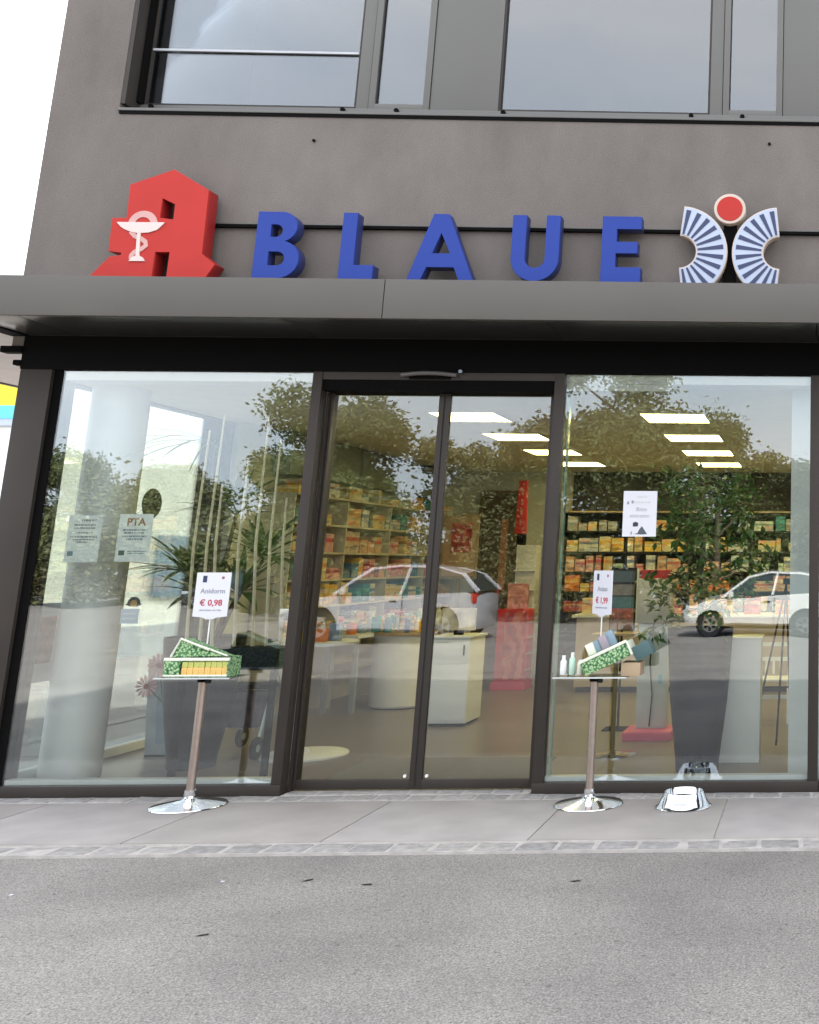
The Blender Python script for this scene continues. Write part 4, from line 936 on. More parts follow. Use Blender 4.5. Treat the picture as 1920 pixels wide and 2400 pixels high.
part('print', MB().box(-5.14, -4.86, 7.090, 7.0945, 1.75, 2.16), mat('poster_red', (0.50, 0.075, 0.07), 0.6, 0, 0.5, 14), fp)
part('easel', MB().box(-5.05, -5.0, 7.14, 7.18, 0.0212, 1.9), M_wood, fp)
# long counter across the back right
ct = thing('counter', 'beige service counter in front of the black back shelving', 'counter', (-1.2, 5.7, 0.021))
part('front', MB().box(-2.95, 2.2, 5.5, 5.54, 0.09, 0.93), mat('counter_beige', (0.42, 0.33, 0.22), 0.5, 0, 0.06), ct)
part('carcass', MB().box(-2.93, 2.2, 5.541, 6.0, 0.0212, 0.929), M_shelfblack, ct)
part('worktop', MB().box(-3.0, 2.25, 5.44, 6.06, 0.9305, 0.965), M_warmwhite, ct, bevel=0.004)
cnt_items = [(-2.8, 0.20, 0, 'h'), (-2.55, 0.16, 6, 'h'), (-2.3, 0.26, 13, 'h'), (-2.0, 0.2, 2, 'h'), (-1.75, 0.15, 11, 'h'), (-1.45, 0.24, 3, 'h'), (-1.1, 0.18, 8, 'h'), (-0.75, 0.22, 7, 'h'), (-0.35, 0.17, 4, 'h')]
for k, (x_, h, ci, _) in enumerate(cnt_items):
    o = link('carton', carton_mesh(0.2, 0.16, h, ci), None, (x_, 5.62, 0.9655)); o['label'] = '%s carton, %s from the left on the beige counter' % (CN[ci], ORD[k]); o['category'] = 'carton'; o['group'] = 'cartons on the beige counter'
# magazine rack
mr = thing('magazine_rack', 'dark magazine rack behind the right price card', 'rack', (-1.87, 2.65, 0.021))
part('frame', MB().box(-1.99, -1.74, 2.66, 2.69, 0.95, 1.56).box(-1.875, -1.855, 2.665, 2.685, 0.03, 0.9495).box(-2.0, -1.73, 2.55, 2.80, 0.0212, 0.0295), M_black, mr)
for k, (z, cc) in enumerate(((1.42, (0.02, 0.05, 0.06)), (1.29, (0.16, 0.14, 0.12)), (1.17, (0.03, 0.12, 0.13)), (1.06, (0.28, 0.05, 0.03)), (0.96, (0.22, 0.12, 0.09)))):
    part('magazine', MB().box(-1.975, -1.755, 2.63, 2.6595, z, z + 0.105), mat('magazine_%d' % k, cc, 0.4, 0, 0.5, 16), mr)
part('side_strip', MB().box(-1.735, -1.715, 2.66, 2.68, 0.95, 1.55), M_cardw, mr)
# weighing machine with red base
wm = thing('weighing_machine', 'pale upright weighing machine on a red base plate behind the right stand', 'weighing machine', (-1.48, 2.15, 0.021))
part('base', MB().box(-1.70, -1.26, 1.98, 2.42, 0.0212, 0.10), M_pink, wm, bevel=0.008)
part('column', MB().box(-1.62, -1.34, 2.2, 2.34, 0.101, 1.05), mat('machine_pale', (0.50, 0.56, 0.52), 0.4), wm, bevel=0.01)
part('head', MB().box(-1.64, -1.32, 2.14, 2.36, 1.0505, 1.46), mat('machine_cream', (0.58, 0.54, 0.44), 0.4), wm, bevel=0.015)
part('top_trim', MB().box(-1.62, -1.34, 2.17, 2.33, 1.4605, 1.54), M_redpl, wm, bevel=0.01)
part('panel_print', MB().box(-1.60, -1.56, 2.194, 2.1995, 0.62, 0.68), M_pink, wm)
part('panel_print', MB().box(-1.42, -1.385, 2.194, 2.1995, 0.5, 0.58), M_cyan, wm)
part('cable', MB().tube([(-1.48, 2.19, 1.04), (-1.5, 2.17, 0.7), (-1.47, 2.17, 0.4), (-1.49, 2.19, 0.12)], 0.007, 6), M_black, wm)
# second pole behind the right stand
dp_ = thing('display_stand', 'chrome stand seen through the glass behind the right outdoor stand', 'stand', (-1.66, 1.34, 0.021))
part('base', MB().lathe([(0.20, 0.0212), (0.20, 0.028), (0.03, 0.05)], (-1.66, 1.34, 0.0), 40), M_chrome, dp_)
part('pole', MB().tube([(-1.66, 1.34, 0.05), (-1.66, 1.34, 1.0)], 0.02, 14), mat('pole_olive', (0.20, 0.17, 0.08), 0.4, 0.5), dp_)
part('tray', MB().box(-1.86, -1.46, 1.2, 1.48, 1.0005, 1.012), M_wood, dp_)
# white columns, podium, chair, easel
col = thing('white_column', 'thick round white column inside the left corner of the shop', 'column', (-5.54, 0.56, 0.021))
part('shaft', MB().lathe([(0.195, 0.0212), (0.195, 2.968)], (-5.54, 0.56, 0.0), 48), M_white, col)
part('collar', MB().lathe([(0.197, 1.60), (0.1975, 1.605), (0.197, 1.61)], (-5.54, 0.56, 0.0), 48), M_warmwhite, col)
structure('white_pier', MB().box(-0.165, 0.42, 0.36, 0.75, 0.0212, 2.968), mat('pier_paint', (0.72, 0.74, 0.71), 0.6, 0, 0.02))
pd_ = thing('white_podium', 'white podium box between the dark planter and the white pier', 'podium', (-0.6, 1.1, 0.021))
part('body', MB().box(-0.79, -0.41, 0.96, 1.34, 0.0212, 0.985), M_white, pd_, bevel=0.004)
part('cap', MB().box(-0.80, -0.40, 0.95, 1.35, 0.9855, 1.0), M_white, pd_, bevel=0.003)
ch_ = thing('white_chair', 'small white wooden chair with slatted back near the white pier', 'chair', (-0.35, 3.0, 0.021))
for (lx, ly, h) in ((-0.55, 2.93, 0.43), (-0.22, 2.93, 0.43), (-0.55, 3.28, 0.86), (-0.22, 3.28, 0.86)):
    part('leg', MB().box(lx - 0.018, lx + 0.018, ly - 0.018, ly + 0.018, 0.0212, h), M_white, ch_, bevel=0.003)
part('seat', MB().box(-0.58, -0.19, 2.90, 3.26, 0.4305, 0.455), M_white, ch_, bevel=0.005)
for z in (0.22, 0.60, 0.75): part('rail', MB().box(-0.53, -0.24, 3.27, 3.29, z, z + 0.04), M_white, ch_)
for x_ in (-0.46, -0.385, -0.31): part('slat', MB().box(x_ - 0.012, x_ + 0.012, 3.272, 3.288, 0.47, 0.5995), M_white, ch_)
es = thing('easel', 'thin black tripod easel in front of the white pier', 'easel', (-0.24, 1.5, 0.021))
for q in ((-0.52, 1.42), (-0.16, 1.42), (-0.30, 1.75)): part('leg', MB().tube([(q[0], q[1], 0.0212), (-0.22, 1.52, 1.42)], 0.009, 6), M_black, es)
part('crossbar', MB().tube([(-0.41, 1.448, 0.55), (-0.19, 1.448, 0.55)], 0.008, 6), M_black, es)
part('head', MB().box(-0.25, -0.19, 1.49, 1.55, 1.42, 1.47), M_black, es)

# ================================================================== plants in the windows
def planter(x, y, r0, r1, h, label):
    t = thing('planter', label, 'planter', (x, y, 0.021), 'tall dark planters in the windows')
    part('pot', MB().lathe([(r0 * 0.97, 0.0212), (r0, 0.03), (r0 * 1.02, 0.1), (r0 + (r1 - r0) * 0.62, h * 0.5), (r1, h - 0.03), (r1, h), (r1 - 0.02, h), (r1 - 0.025, h - 0.06)], (x, y, 0), 40), M_planter, t)
    part('soil', MB().lathe([(0.002, h - 0.055), (r1 - 0.026, h - 0.055)], (x, y, 0), 24), M_soil, t, fix=False)
    return t
planter(-0.875, 0.66, 0.165, 0.258, 1.10, 'tall tapered navy planter holding the ficus in the right window')
planter(-4.88, 0.95, 0.17, 0.285, 1.02, 'tall tapered dark planter holding the dracaena in the left window')
def leaf_mesh(name, L, Wd, m, droop=0.15, n=4):
    mb = MB()
    for i in range(n):
        a, b_ = i / n, (i + 1) / n
        wa = Wd * sin(pi * min(0.98, a * 0.93 + 0.05)); wb = Wd * sin(pi * min(0.98, b_ * 0.93 + 0.05)) if i < n - 1 else 0.001
        za, zb = -droop * L * a * a, -droop * L * b_ * b_
        mb.add([(a * L, -wa, za + wa * 0.25), (a * L, 0, za), (a * L, wa, za + wa * 0.25), (b_ * L, -wb, zb + wb * 0.25), (b_ * L, 0, zb), (b_ * L, wb, zb + wb * 0.25)], [(0, 1, 4, 3), (1, 2, 5, 4)])
    return mb.mesh(name, m, fix=False)
# ficus
fc = thing('ficus_plant', 'bushy green ficus growing out of the tall navy planter', 'plant', (-0.875, 0.66, 1.046))
br = []
tk = MB().tube([(-0.875, 0.66, 1.0465), (-0.89, 0.66, 1.5), (-0.86, 0.67, 1.9), (-0.88, 0.67, 2.25)], [0.026, 0.022, 0.016, 0.008], 8)
part('trunk', tk, M_bark, fc)
rng = random.Random(3)
for i in range(34):
    z0 = rng.uniform(1.12, 2.3); a = rng.uniform(0, 2 * pi); L = rng.uniform(0.28, 0.66) * (1.05 - 0.35 * (z0 - 1.15))
    p0 = Vector((-0.875, 0.665, z0)); d = Vector((cos(a), 0.62 * sin(a), rng.uniform(-0.05, 0.55)))
    pts = [p0, p0 + d * L * 0.55 + Vector((0, 0, 0.02)), p0 + d * L + Vector((0, 0, -0.06))]
    for p in pts: p.y = max(0.32, p.y)
    part('branch', MB().tube(pts, [0.007, 0.005, 0.002], 5), M_bark, fc); br.append(pts)
lms = [leaf_mesh('leaf', 0.085, 0.021, M_leaf), leaf_mesh('leaf', 0.095, 0.023, M_leafd), leaf_mesh('leaf', 0.08, 0.019, M_leafy)]
fo = MB(); nleaf = 0
def rand_rot(rng): return Matrix.Rotation(rng.uniform(0, 2 * pi), 3, 'Z') @ Matrix.Rotation(rng.uniform(-0.4, 1.1), 3, 'Y') @ Matrix.Rotation(rng.uniform(-0.8, 0.8), 3, 'X')
for pts in br:
    for q in range(40):
        t_ = rng.random() ** 0.7; i = 0 if t_ < 0.5 else 1; u = t_ * 2 - i
        p = pts[i].lerp(pts[i + 1], u) + Vector((rng.gauss(0, 0.045), rng.gauss(0, 0.035), rng.gauss(0, 0.05)))
        p.y = max(0.24, p.y); R = rand_rot(rng); k = rng.choice((0, 0, 1, 1, 2))
        if nleaf < 280:
            o = link('leaf', lms[k], fc, p - fc.location); o.rotation_euler = R.to_euler(); nleaf += 1
        else:
            vs = [R @ Vector((0, 0, 0)), R @ Vector((0.045, -0.022, 0.004)), R @ Vector((0.09, 0, -0.012)), R @ Vector((0.045, 0.022, 0.004))]
            fo.mi = k; fo.face([p + v for v in vs])
o = part('foliage', fo, [M_leaf, M_leafd, M_leafy], fc, kind='stuff', fix=False, smooth=False)
# dracaena / palm in the left window
dr = thing('dracaena_plant', 'spiky dark green dracaena palm rising from the left planter', 'plant', (-4.88, 0.95, 0.966))
heads = [((-5.06, 0.90), 1.50, 34), ((-4.74, 0.92), 1.98, 38), ((-4.50, 0.95), 1.62, 34), ((-4.86, 0.8), 1.32, 22), ((-4.60, 0.85), 1.34, 22)]
sl_ = [leaf_mesh('leaf', 0.44, 0.030, M_leafd, 0.35, 6), leaf_mesh('leaf', 0.40, 0.034, M_leaf, 0.5, 6), leaf_mesh('leaf', 0.46, 0.028, M_leafd, 0.2, 6)]
for (hx, hy), hz, nl in heads:
    part('stem', MB().tube([(-4.88 + (hx + 4.88) * 0.2, 0.95, 0.9665), ((hx - 4.88) / 2, (hy + 0.95) / 2, (hz + 0.966) / 2), (hx, hy, hz)], [0.022, 0.018, 0.014], 8), M_bark, dr)
    for i in range(nl):
        a = i * 2.399 + rng.uniform(-0.2, 0.2); el = rng.uniform(0.1, 1.35)
        o = link('leaf', rng.choice(sl_), dr, Vector((hx, hy, hz + 0.03 * rng.random())) - dr.location)
        o.rotation_euler = (Matrix.Rotation(a, 3, 'Z') @ Matrix.Rotation(-el, 3, 'Y')).to_euler()
        o.scale = (rng.uniform(0.75, 1.1),) * 3
frond = leaf_mesh('leaf', 0.75, 0.012, M_leaf, 0.55, 8)
part('stem', MB().tube([(-4.90, 0.98, 0.9665), (-5.0, 1.0, 1.9), (-5.03, 1.0, 2.62)], [0.016, 0.012, 0.006], 6), M_bark, dr)
for i in range(9):
    o = link('leaf', frond, dr, Vector((-5.03, 1.0, 2.58)) - dr.location)
    o.rotation_euler = (Matrix.Rotation(pi + (i - 4) * 0.28, 3, 'Z') @ Matrix.Rotation(-0.2 - 0.1 * (i % 4), 3, 'Y')).to_euler()
# canes standing in the planter
for k, (x_, yy, lean, top) in enumerate(((-4.80, 0.36, 0.10, 2.62), (-4.70, 0.36, 0.10, 2.74), (-4.63, 0.40, 0.05, 2.2), (-4.44, 0.36, 0.06, 2.40), (-4.31, 0.38, 0.04, 2.72), (-4.22, 0.40, 0.05, 2.55), (-4.12, 0.42, 0.03, 2.1))):
    solo('bamboo_cane', MB().tube([(x_, yy + 0.2, 0.96), (x_ + lean * 0.6, yy + 0.04, 1.75), (x_ + lean, yy, top)], [0.013, 0.011, 0.007], 6), mat('cane', (0.74, 0.66, 0.46), 0.5), '%s pale upright cane of the row in the left window, counted from the left' % ORD[k], 'cane', (x_, yy + 0.2, 0.96), 'pale canes in the left window')
tg = thing('cane_trough', 'low dark trough holding the pale canes behind the left chrome stand', 'planter', (-4.46, 0.58, 0.021))
part('trough', MB().box(-4.86, -4.06, 0.47, 0.67, 0.80, 0.97), M_planter, tg, bevel=0.01)
for lx in (-4.80, -4.12): part('leg', MB().box(lx - 0.02, lx + 0.02, 0.55, 0.59, 0.0212, 0.7995), M_black, tg)
# rollator
ro = thing('rollator', 'grey rollator with black seat and wheels in the left window beside the door', 'rollator', (-4.74, 1.5, 0.021))
M_rol = mat('rollator_grey', (0.38, 0.44, 0.44), 0.35, 0.4)
for s_, x_ in ((0, -4.96), (1, -4.52)):
    part('side_frame', MB().tube([(x_, 1.22, 0.14), (x_ + 0.0, 1.35, 0.55), (x_, 1.48, 0.88), (x_, 1.36, 0.95)], 0.014, 8), M_rol, ro)
    part('side_frame', MB().tube([(x_, 1.80, 0.12), (x_, 1.55, 0.50), (x_, 1.42, 0.72)], 0.014, 8), M_rol, ro)
    for y_ in (1.20, 1.80):
        wl_ = part('wheel', MB().lathe([(0.055, -0.014), (0.088, -0.012), (0.092, 0.0), (0.088, 0.012), (0.055, 0.014)], (x_, y_, 0.1135), 24, 'x'), M_rubber, ro)
        part('hub', MB().lathe([(0.03, -0.0165), (0.03, 0.0165)], (x_, y_, 0.1135), 14, 'x'), M_rol, wl_)
    part('grip', MB().tube([(x_, 1.36, 0.955), (x_, 1.22, 0.965)], 0.019, 8), M_black, ro)
part('seat', MB().box(-4.94, -4.54, 1.32, 1.56, 0.56, 0.60), M_black, ro, bevel=0.01)
part('bag', MB().box(-4.91, -4.57, 1.28, 1.50, 0.26, 0.54), mat('bag_mauve', (0.07, 0.05, 0.08), 0.8, 0, 0.4, 12), ro, bevel=0.02)
part('crossbar', MB().tube([(-4.96, 1.70, 0.30), (-4.52, 1.70, 0.30)], 0.01, 6), M_rol, ro)
# leaning picture board with gerberas
pbd = thing('picture_board', 'leaning grey blue picture board with pink gerberas behind the white column', 'board', (-5.42, 1.42, 0.021))
bd = [(-5.54, 0.03), (-5.27, 0.03), (-5.40, 0.80), (-5.60, 0.80)]
part('panel', MB().prism(bd, 1.42, 1.44), mat('board_grey', (0.34, 0.38, 0.40), 0.6, 0, 0.15, 5), pbd)
part('vase_print', MB().prism([(-5.46, 0.12), (-5.34, 0.12), (-5.40, 0.45), (-5.45, 0.66), (-5.49, 0.45)], 1.415, 1.4195), M_greyblue, pbd, smooth=False)
part('foot', MB().box(-5.53, -5.26, 1.40, 1.46, 0.0212, 0.0298), M_black, pbd)
for (gx, gz, rr) in ((-5.50, 0.75, 0.105), (-5.585, 0.58, 0.095)):
    fl_ = MB()
    for i in range(14):
        a = i * 2 * pi / 14; 
        q = [(gx + rr * 0.15 * cos(a), gz + rr * 0.15 * sin(a)), (gx + rr * 0.8 * cos(a - 0.17), gz + rr * 0.8 * sin(a - 0.17)), (gx + rr * cos(a), gz + rr * sin(a)), (gx + rr * 0.8 * cos(a + 0.17), gz + rr * 0.8 * sin(a + 0.17))]
        fl_.prism(q, 1.405 - 0.001 * (i % 2), 1.4085)
    g_ = part('gerbera', fl_, mat('gerbera_pink', (0.72, 0.40, 0.40), 0.6), pbd, smooth=False)
    part('centre', MB().lathe([(rr * 0.22, 1.398), (rr * 0.24, 1.404)], (gx, 0, gz), 12, 'y'), mat('gerbera_centre', (0.30, 0.06, 0.06), 0.7), g_)
    part('stem', MB().tube([(gx, 1.410, gz), (-5.44, 1.412, 0.45)], 0.004, 5), M_leafd, pbd)
hp = thing('hanging_poster', 'narrow white poster with red figure hanging left of the white column', 'poster', (-5.80, 0.48, 0.72))
part('sheet', MB().box(-5.80, -5.795, 0.36, 0.60, 0.72, 1.30), M_paper, hp)
part('print', MB().box(-5.7945, -5.793, 0.40, 0.56, 0.86, 1.20), mat('print_brick', (0.36, 0.13, 0.10), 0.7, 0, 0.5, 12), hp)

# ================================================================== neighbours at the left
nb = thing('neighbour_building', 'cream rendered building beyond the side glass with a low pitched roof', 'building', (-13.5, 9.0, -0.03))
g_ = MB()
g_.add([(-12, 8.5, -0.03), (-12, 24, -0.03), (-12, 24, 2.75), (-12, 10.2, 4.16), (-12, 8.5, 4.24), (-16, 14.8, -0.03), (-16, 24, -0.03), (-16, 24, 2.75), (-16, 15.2, 4.0), (-16, 14.8, 4.05)],
       [(0, 1, 2, 3, 4), (5, 9, 8, 7, 6), (0, 4, 9, 5), (1, 6, 7, 2), (4, 3, 8, 9), (3, 2, 7, 8)])
part('wall', g_, M_render, nb, smooth=False)
part('base_strip', MB().box(-11.998, -11.96, 8.6, 24, -0.029, 0.5), mat('plinth_grey', (0.35, 0.38, 0.38), 0.9), nb)
for k in range(4): part('window', MB().box(-11.998, -11.97, 11.5 + k * 2.2, 12.5 + k * 2.2, 1.0, 2.1), M_greyblue, nb)
ps = thing('filling_station', 'filling station with yellow and turquoise fascia at the far left edge', 'building', (-27.5, 26, -0.03))
part('wall', MB().box(-34, -25.3, 25.2, 26.7, -0.029, 5.9), M_white, ps)
part('yellow_band', MB().box(-34.2, -25.2, 25.0, 26.8, 6.55, 7.75), M_yellow, ps)
part('turquoise_band', MB().box(-34.2, -25.2, 25.0, 26.8, 6.12, 6.549), M_cyan, ps)
part('fascia_edge', MB().box(-34.2, -25.2, 25.02, 26.8, 5.901, 6.119), M_signwhite, ps)

# ================================================================== across the car park (seen mirrored in the glass)
def car(name, label, L, Wd, H, paint, loc, rz, wheel_r=0.29, hood=0.60, suv=False):
    """car pointing to -x in its own space, origin on the ground at the middle"""
    t = bpy.data.objects.new(name, None); COL.objects.link(t); t.location = loc; t.rotation_euler.z = rz
    t['label'] = label; t['category'] = 'car'; t['group'] = 'parked cars across the car park'
    hw = Wd / 2; zb = 0.20
    belt = H * 0.62; hz_ = H * hood
    # stations: x, lower z, shoulder z, top z, half width
    ST = [(-0.50, 0.34, 0.50, 0.56, 0.62), (-0.485, 0.24, 0.58, 0.66, 0.80), (-0.44, 0.20, 0.66, 0.74, 0.92), (-0.36, 0.20, hz_ * 0.93, hz_, 0.98), (-0.24, 0.20, belt * 0.97, hz_ * 1.13, 1.0),
          (-0.1, 0.20, belt, belt * 1.05, 1.0), (0.15, 0.20, belt * 1.02, belt * 1.06, 1.0), (0.34, 0.20, belt * 1.05, belt * 1.08, 1.0), (0.44, 0.22, belt * 1.05, belt * 1.08, 0.96), (0.485, 0.26, belt * 0.95, belt * 1.0, 0.88), (0.50, 0.36, belt * 0.75, belt * 0.8, 0.72)]
    mb = MB(); ring = 9
    for (fx, z0, z1, z2, fw) in ST:
        w_ = hw * fw; x_ = fx * L
        mb.v += [(x_, -w_ * 0.86, z0), (x_, -w_ * 0.99, z0 + 0.10), (x_, -w_, (z0 + z1) / 2), (x_, -w_ * 0.97, z1), (x_, 0, z2), (x_, w_ * 0.97, z1), (x_, w_, (z0 + z1) / 2), (x_, w_ * 0.99, z0 + 0.10), (x_, w_ * 0.86, z0)]
    for i in range(len(ST) - 1):
        for k in range(ring):
            k2 = (k + 1) % ring; mb.f.append((i * ring + k, i * ring + k2, (i + 1) * ring + k2, (i + 1) * ring + k)); mb.m.append(0)
    mb.f.append(tuple(range(ring))[::-1]); mb.m.append(0); e = (len(ST) - 1) * ring; mb.f.append(tuple(range(e, e + ring))); mb.m.append(0)
    def pt(n, m_, mm, par=t, **k): return link(n, mm.mesh(n, m_, (0, 0, 0), True, k.get('bevel', 0), k.get('fix', True)), par)
    body = pt('body', paint, mb)
    # cabin: glass house with painted roof and pillars
    G = [(-0.235, belt * 1.0, 0.90, belt * 1.04), (-0.06, H * 0.93, 0.74, H * 0.955), (0.08, H * 0.965, 0.75, H), (0.28, H * 0.955, 0.74, H * 0.985), (0.40, H * 0.88, 0.72, H * 0.92), (0.485 if not suv else 0.49, belt * 1.04, 0.82, belt * 1.07)]
    gl = MB(); rf = MB()
    side = []
    for s_ in (-1, 1):
        base = [(G[0][0] * L, s_ * hw * 0.94, belt * 1.0), (G[-1][0] * L, s_ * hw * 0.90, belt * 1.05)]
        poly = [base[0]] + [(g[0] * L, s_ * hw * g[2], g[1]) for g in G[1:-1]] + [base[1]]
        side.append(poly)
    n_ = len(G)
    for poly in side: gl.face(poly)
    gl.face([side[0][0], side[0][1], side[1][1], side[1][0]]); gl.face([side[0][-2], side[0][-1], side[1][-1], side[1][-2]])
    pt('windows', M_carglass, gl, fix=True)
    for i in range(1, n_ - 2):
        a, b_ = G[i], G[i + 1]
        rf.add([(a[0] * L, -hw * a[2], a[1]), (a[0] * L, 0, a[3] + 0.01), (a[0] * L, hw * a[2], a[1]), (b_[0] * L, -hw * b_[2], b_[1]), (b_[0] * L, 0, b_[3] + 0.01), (b_[0] * L, hw * b_[2], b_[1])], [(0, 1, 4, 3), (1, 2, 5, 4)])
    pt('roof', paint, rf)
    for poly, s_ in zip(side, (-1, 1)):
        P_ = [Vector(p) + Vector((0, s_ * 0.004, 0)) for p in poly]
        pt('pillar', paint, MB().tube([P_[0], P_[1]], 0.035, 6)); pt('pillar', paint, MB().tube([P_[-2], P_[-1]], 0.045, 6))
        pt('roof_rail', paint, MB().tube(P_[1:-1], 0.03, 6))
        mid = Vector((0.10 * L, s_ * hw * 0.955, belt * 1.03)); pt('pillar', paint, MB().tube([mid, Vector((0.13 * L, s_ * hw * 0.765, H * 0.95))], 0.035, 6))
        pt('mirror', paint, MB().box(-0.17 * L - 0.06, -0.17 * L + 0.06, s_ * hw * 1.10 - 0.06, s_ * hw * 1.10 + 0.06, belt * 1.02, belt * 1.02 + 0.12), bevel=0.02)
        pt('door_handle', M_black, MB().box(0.05 * L, 0.05 * L + 0.14, s_ * hw * 0.985 - 0.012, s_ * hw * 0.985 + 0.012, belt * 0.88, belt * 0.88 + 0.025))
        pt('door_gap', M_black, MB().box(0.115 * L, 0.115 * L + 0.008, s_ * hw * 0.992 - 0.008, s_ * hw * 0.992 + 0.008, 0.32, belt * 0.98))
        pt('sill', M_black, MB().box(-0.26 * L, 0.24 * L, s_ * hw * 0.93 - 0.02, s_ * hw * 0.93 + 0.02, 0.17, 0.24))
        pt('headlight', M_headlight, MB().box(-0.47 * L, -0.40 * L, s_ * hw * 0.80 - 0.10, s_ * hw * 0.80 + 0.10, 0.58, 0.70), bevel=0.03)
        pt('tail_light', M_redpl, MB().box(0.455 * L, 0.485 * L, s_ * hw * 0.80 - 0.09, s_ * hw * 0.80 + 0.09, belt * 0.8, belt * 1.02), bevel=0.02)
        for fx in (-0.315, 0.315):
            ar = wheel_r * 1.16
            pt('wheel_arch', M_black, MB().lathe([(ar, -0.02), (ar, 0.02)], (fx * L, s_ * hw * 0.985, wheel_r + 0.015), 28, 'y'))
            w_ = pt('wheel', M_tyre, MB().lathe([(wheel_r * 0.66, -0.10), (wheel_r * 0.96, -0.09), (wheel_r, -0.05), (wheel_r, 0.05), (wheel_r * 0.96, 0.09), (wheel_r * 0.66, 0.10)], (fx * L, s_ * (hw - 0.075), wheel_r), 28, 'y'))
            rm = MB().lathe([(wheel_r * 0.66, -0.012), (wheel_r * 0.62, 0.012)], (fx * L, s_ * (hw + 0.02), wheel_r), 28, 'y')
            ri = pt('rim', M_rim, rm, w_)
            for q in range(6):
                a = q * pi / 3
                pt('gap', M_black, MB().box(-0.03, 0.03, -0.004, 0.004, wheel_r * 0.22, wheel_r * 0.52, Matrix.Rotation(a, 3, 'Y'), (0, 0, 0)), ri).location = (fx * L, s_ * (hw + 0.034), wheel_r)
    pt('bumper', M_black, MB().box(-0.503 * L, -0.485 * L, -hw * 0.55, hw * 0.55, 0.30, 0.44), bevel=0.02)
    pt('number_plate', M_paper, MB().box(-0.507 * L, -0.5035 * L, -0.26, 0.26, 0.44, 0.55))
    return t
car('small_car', 'small white hatchback seen mirrored in the right window', 3.45, 1.62, 1.46, M_carwhite, (-1.22, -16.6, -0.03), 0.0)
car('estate_car', 'silver white estate car seen mirrored in the sliding door', 4.0, 1.78, 1.62, M_carsilver, (-8.95, -14.6, -0.03), 0.0, 0.34, 0.6, True)
car('dark_car', 'dark car far across the car park mirrored low in the left window', 4.3, 1.78, 1.46, M_cardark, (-20.5, -30.5, -0.03), 0.15, 0.32)
car('dark_car', 'second dark car far away, right of the other, mirrored in the left window', 4.2, 1.76, 1.5, M_cardark, (-15.5, -29.5, -0.03), 0.1, 0.32)
# trees
def leaf_cloud(rng, blobs, n, size, zsq=1.0):
    mb = MB()
    for (c_, r_, wgt) in blobs:
        for i in range(int(n * wgt)):
            v = Vector((rng.gauss(0, 1), rng.gauss(0, 1), rng.gauss(0, 1))).normalized() * (r_ * (rng.random() ** 0.5 * 0.75 + abs(rng.gauss(0, 0.24))))
            p = Vector(c_) + Vector((v.x, v.y, v.z * zsq)); s_ = size * rng.uniform(0.6, 1.3)
            R = Matrix.Rotation(rng.uniform(0, 2 * pi), 3, 'Z') @ Matrix.Rotation(rng.uniform(0, pi), 3, 'X') @ Matrix.Rotation(rng.uniform(0, pi), 3, 'Y')
            mb.face([p + R @ Vector(q) for q in ((-s_, 0, 0), (0, -s_ * 0.5, 0.02), (s_, 0, 0), (0, s_ * 0.5, 0.02))])
    return mb
def tree_proto(seed, H, spread, m, n):
    rng = random.Random(seed); tr = MB(); bl = []
    tr.tube([(0, 0, -0.05), (0.05, 0.02, H * 0.25), (0.0, 0.1, H * 0.55), (0.05, 0.05, H * 0.8)], [0.16, 0.13, 0.09, 0.04], 10)
    for i in range(17):
        a = rng.uniform(0, 2 * pi); z0 = H * rng.uniform(0.12, 0.7); l_ = spread * rng.uniform(0.5, 1.0) * (1.1 - 0.5 * z0 / H)
        e = Vector((cos(a) * l_, sin(a) * l_, z0 + H * rng.uniform(0.08, 0.25)))
        tr.tube([(0.02, 0.05, z0), tuple(e * 0.55 + Vector((0, 0, z0 * 0.45))), tuple(e)], [0.06, 0.04, 0.015], 6)
        bl.append((e, spread * rng.uniform(0.28, 0.5), 1.0 / 19))
    bl.append((Vector((0, 0, H * 0.88)), spread * 0.38, 1 / 19)); bl.append((Vector((0, 0, H * 0.7)), spread * 0.5, 1 / 19))
    return tr.mesh('trunk', M_bark), leaf_cloud(rng, bl, n, 0.09, 0.85).mesh('crown', m, smooth=False, fix=False)
TP = [tree_proto(11, 7.0, 2.6, M_tree1, 24000), tree_proto(23, 6.0, 2.3, M_tree2, 21000), tree_proto(37, 8.2, 3.0, M_tree1, 29000)]
def tree(k, x_, y_, sc, rz, label):
    t = thing('broadleaf_tree', label, 'tree', (x_, y_, -0.03), 'trees across the car park'); t.scale = (sc,) * 3; t.rotation_euler.z = rz
    link('trunk', TP[k][0], t); link('crown', TP[k][1], t)
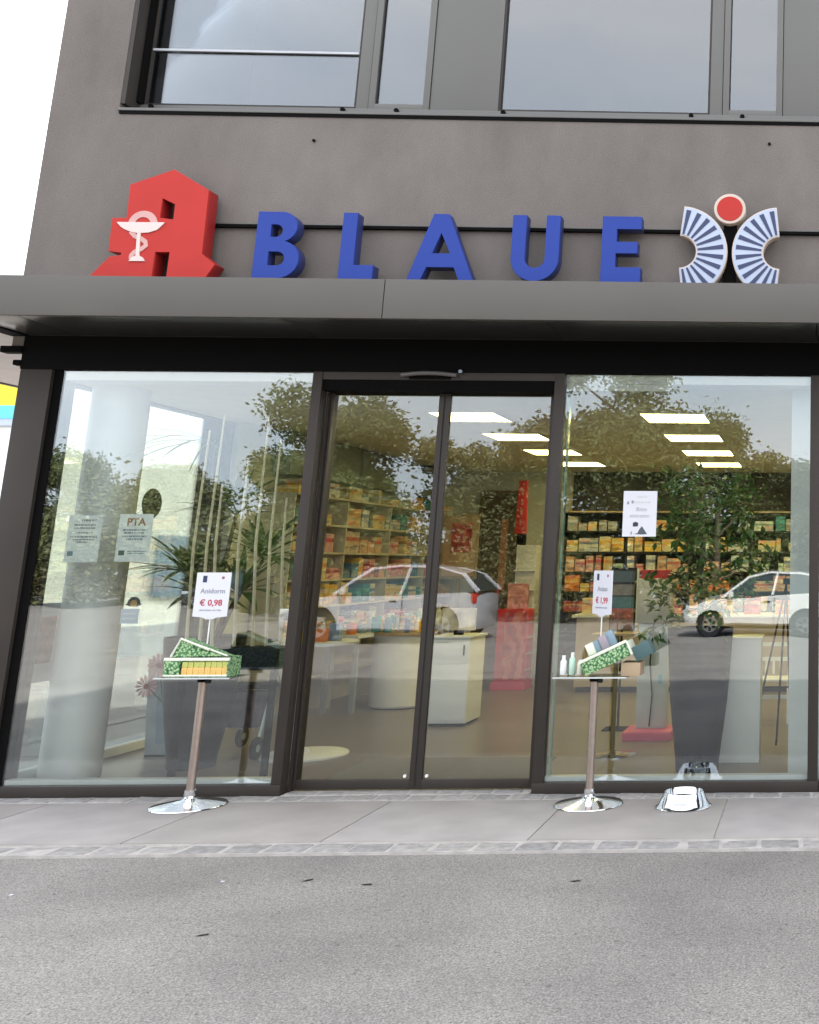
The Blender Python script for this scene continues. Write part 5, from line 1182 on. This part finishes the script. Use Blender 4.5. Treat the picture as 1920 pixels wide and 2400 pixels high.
for a in ((2, -5.2, -22.5, 1.0, 0.3, 'tallest broad tree mirrored in the left half of the right window'), (0, -2.9, -24.5, 0.9, 2.1, 'rounded olive tree mirrored just right of the tallest tree'),
          (1, -8.0, -23.5, 1.05, 1.2, 'wide tree mirrored at the right edge of the sliding door'), (1, -0.8, -26.0, 0.83, 4.0, 'lowest tree of the slope mirrored beside the white pier'),
          (0, -14.6, -25.0, 0.98, 0.8, 'loose leaved tree mirrored in the left leaf of the sliding door'), (1, -11.6, -27, 0.95, 5.1, 'paler tree mirrored at the middle bar of the sliding door'),
          (2, -18.2, -31.0, 0.84, 2.9, 'green tree mirrored behind the canes in the left window'), (0, -22.0, -36.0, 0.95, 3.3, 'distant tree mirrored above the dark planter'), (1, -29.0, -39.0, 1.0, 0.2, 'distant tree mirrored between the posters and the canes'),
          (0, -36.0, -43.0, 1.0, 1.9, 'far tree mirrored on the white column'), (2, -33.0, -31.0, 0.95, 2.2, 'tall tree mirrored at the very left edge of the left window')):
    tree(*a)
# hedge
rngh = random.Random(5); hb = []
for i in range(46): hb.append((Vector((-40 + i * 0.93, -21.5 - (i % 3) * 0.3 if i > 26 else -33 - (i % 3) * 0.4, 0.75)), 0.85, 1 / 46))
hg = leaf_cloud(rngh, hb, 9000, 0.11, 0.85)
solo('hedge', hg, M_hedge, 'brownish green clipped hedge along the far side of the car park', 'hedge', (-20, -26, 0), smooth=False, fix=False)
# wooded slope behind the trees
rngw = random.Random(9); wb = []
for i in range(60):
    x_ = -52 + i * 1.05; hgt = 2.5 + 1.1 * sin(i * 0.9) + (1.2 if x_ > -12 else 1.3 if x_ < -18 else 0)
    wb.append((Vector((x_, -36 - 2 * sin(i * 2.1) if x_ < -12 else -29 - 1.5 * sin(i * 1.7), hgt * 0.55)), hgt * 0.62, 1 / 60))
solo('wooded_slope', leaf_cloud(rngw, wb, 80000, 0.13, 0.9), M_tree2, 'wooded slope of shrubs closing off the car park behind the trees', 'woodland', (-20, -33, 0), kind='stuff', smooth=False, fix=False)
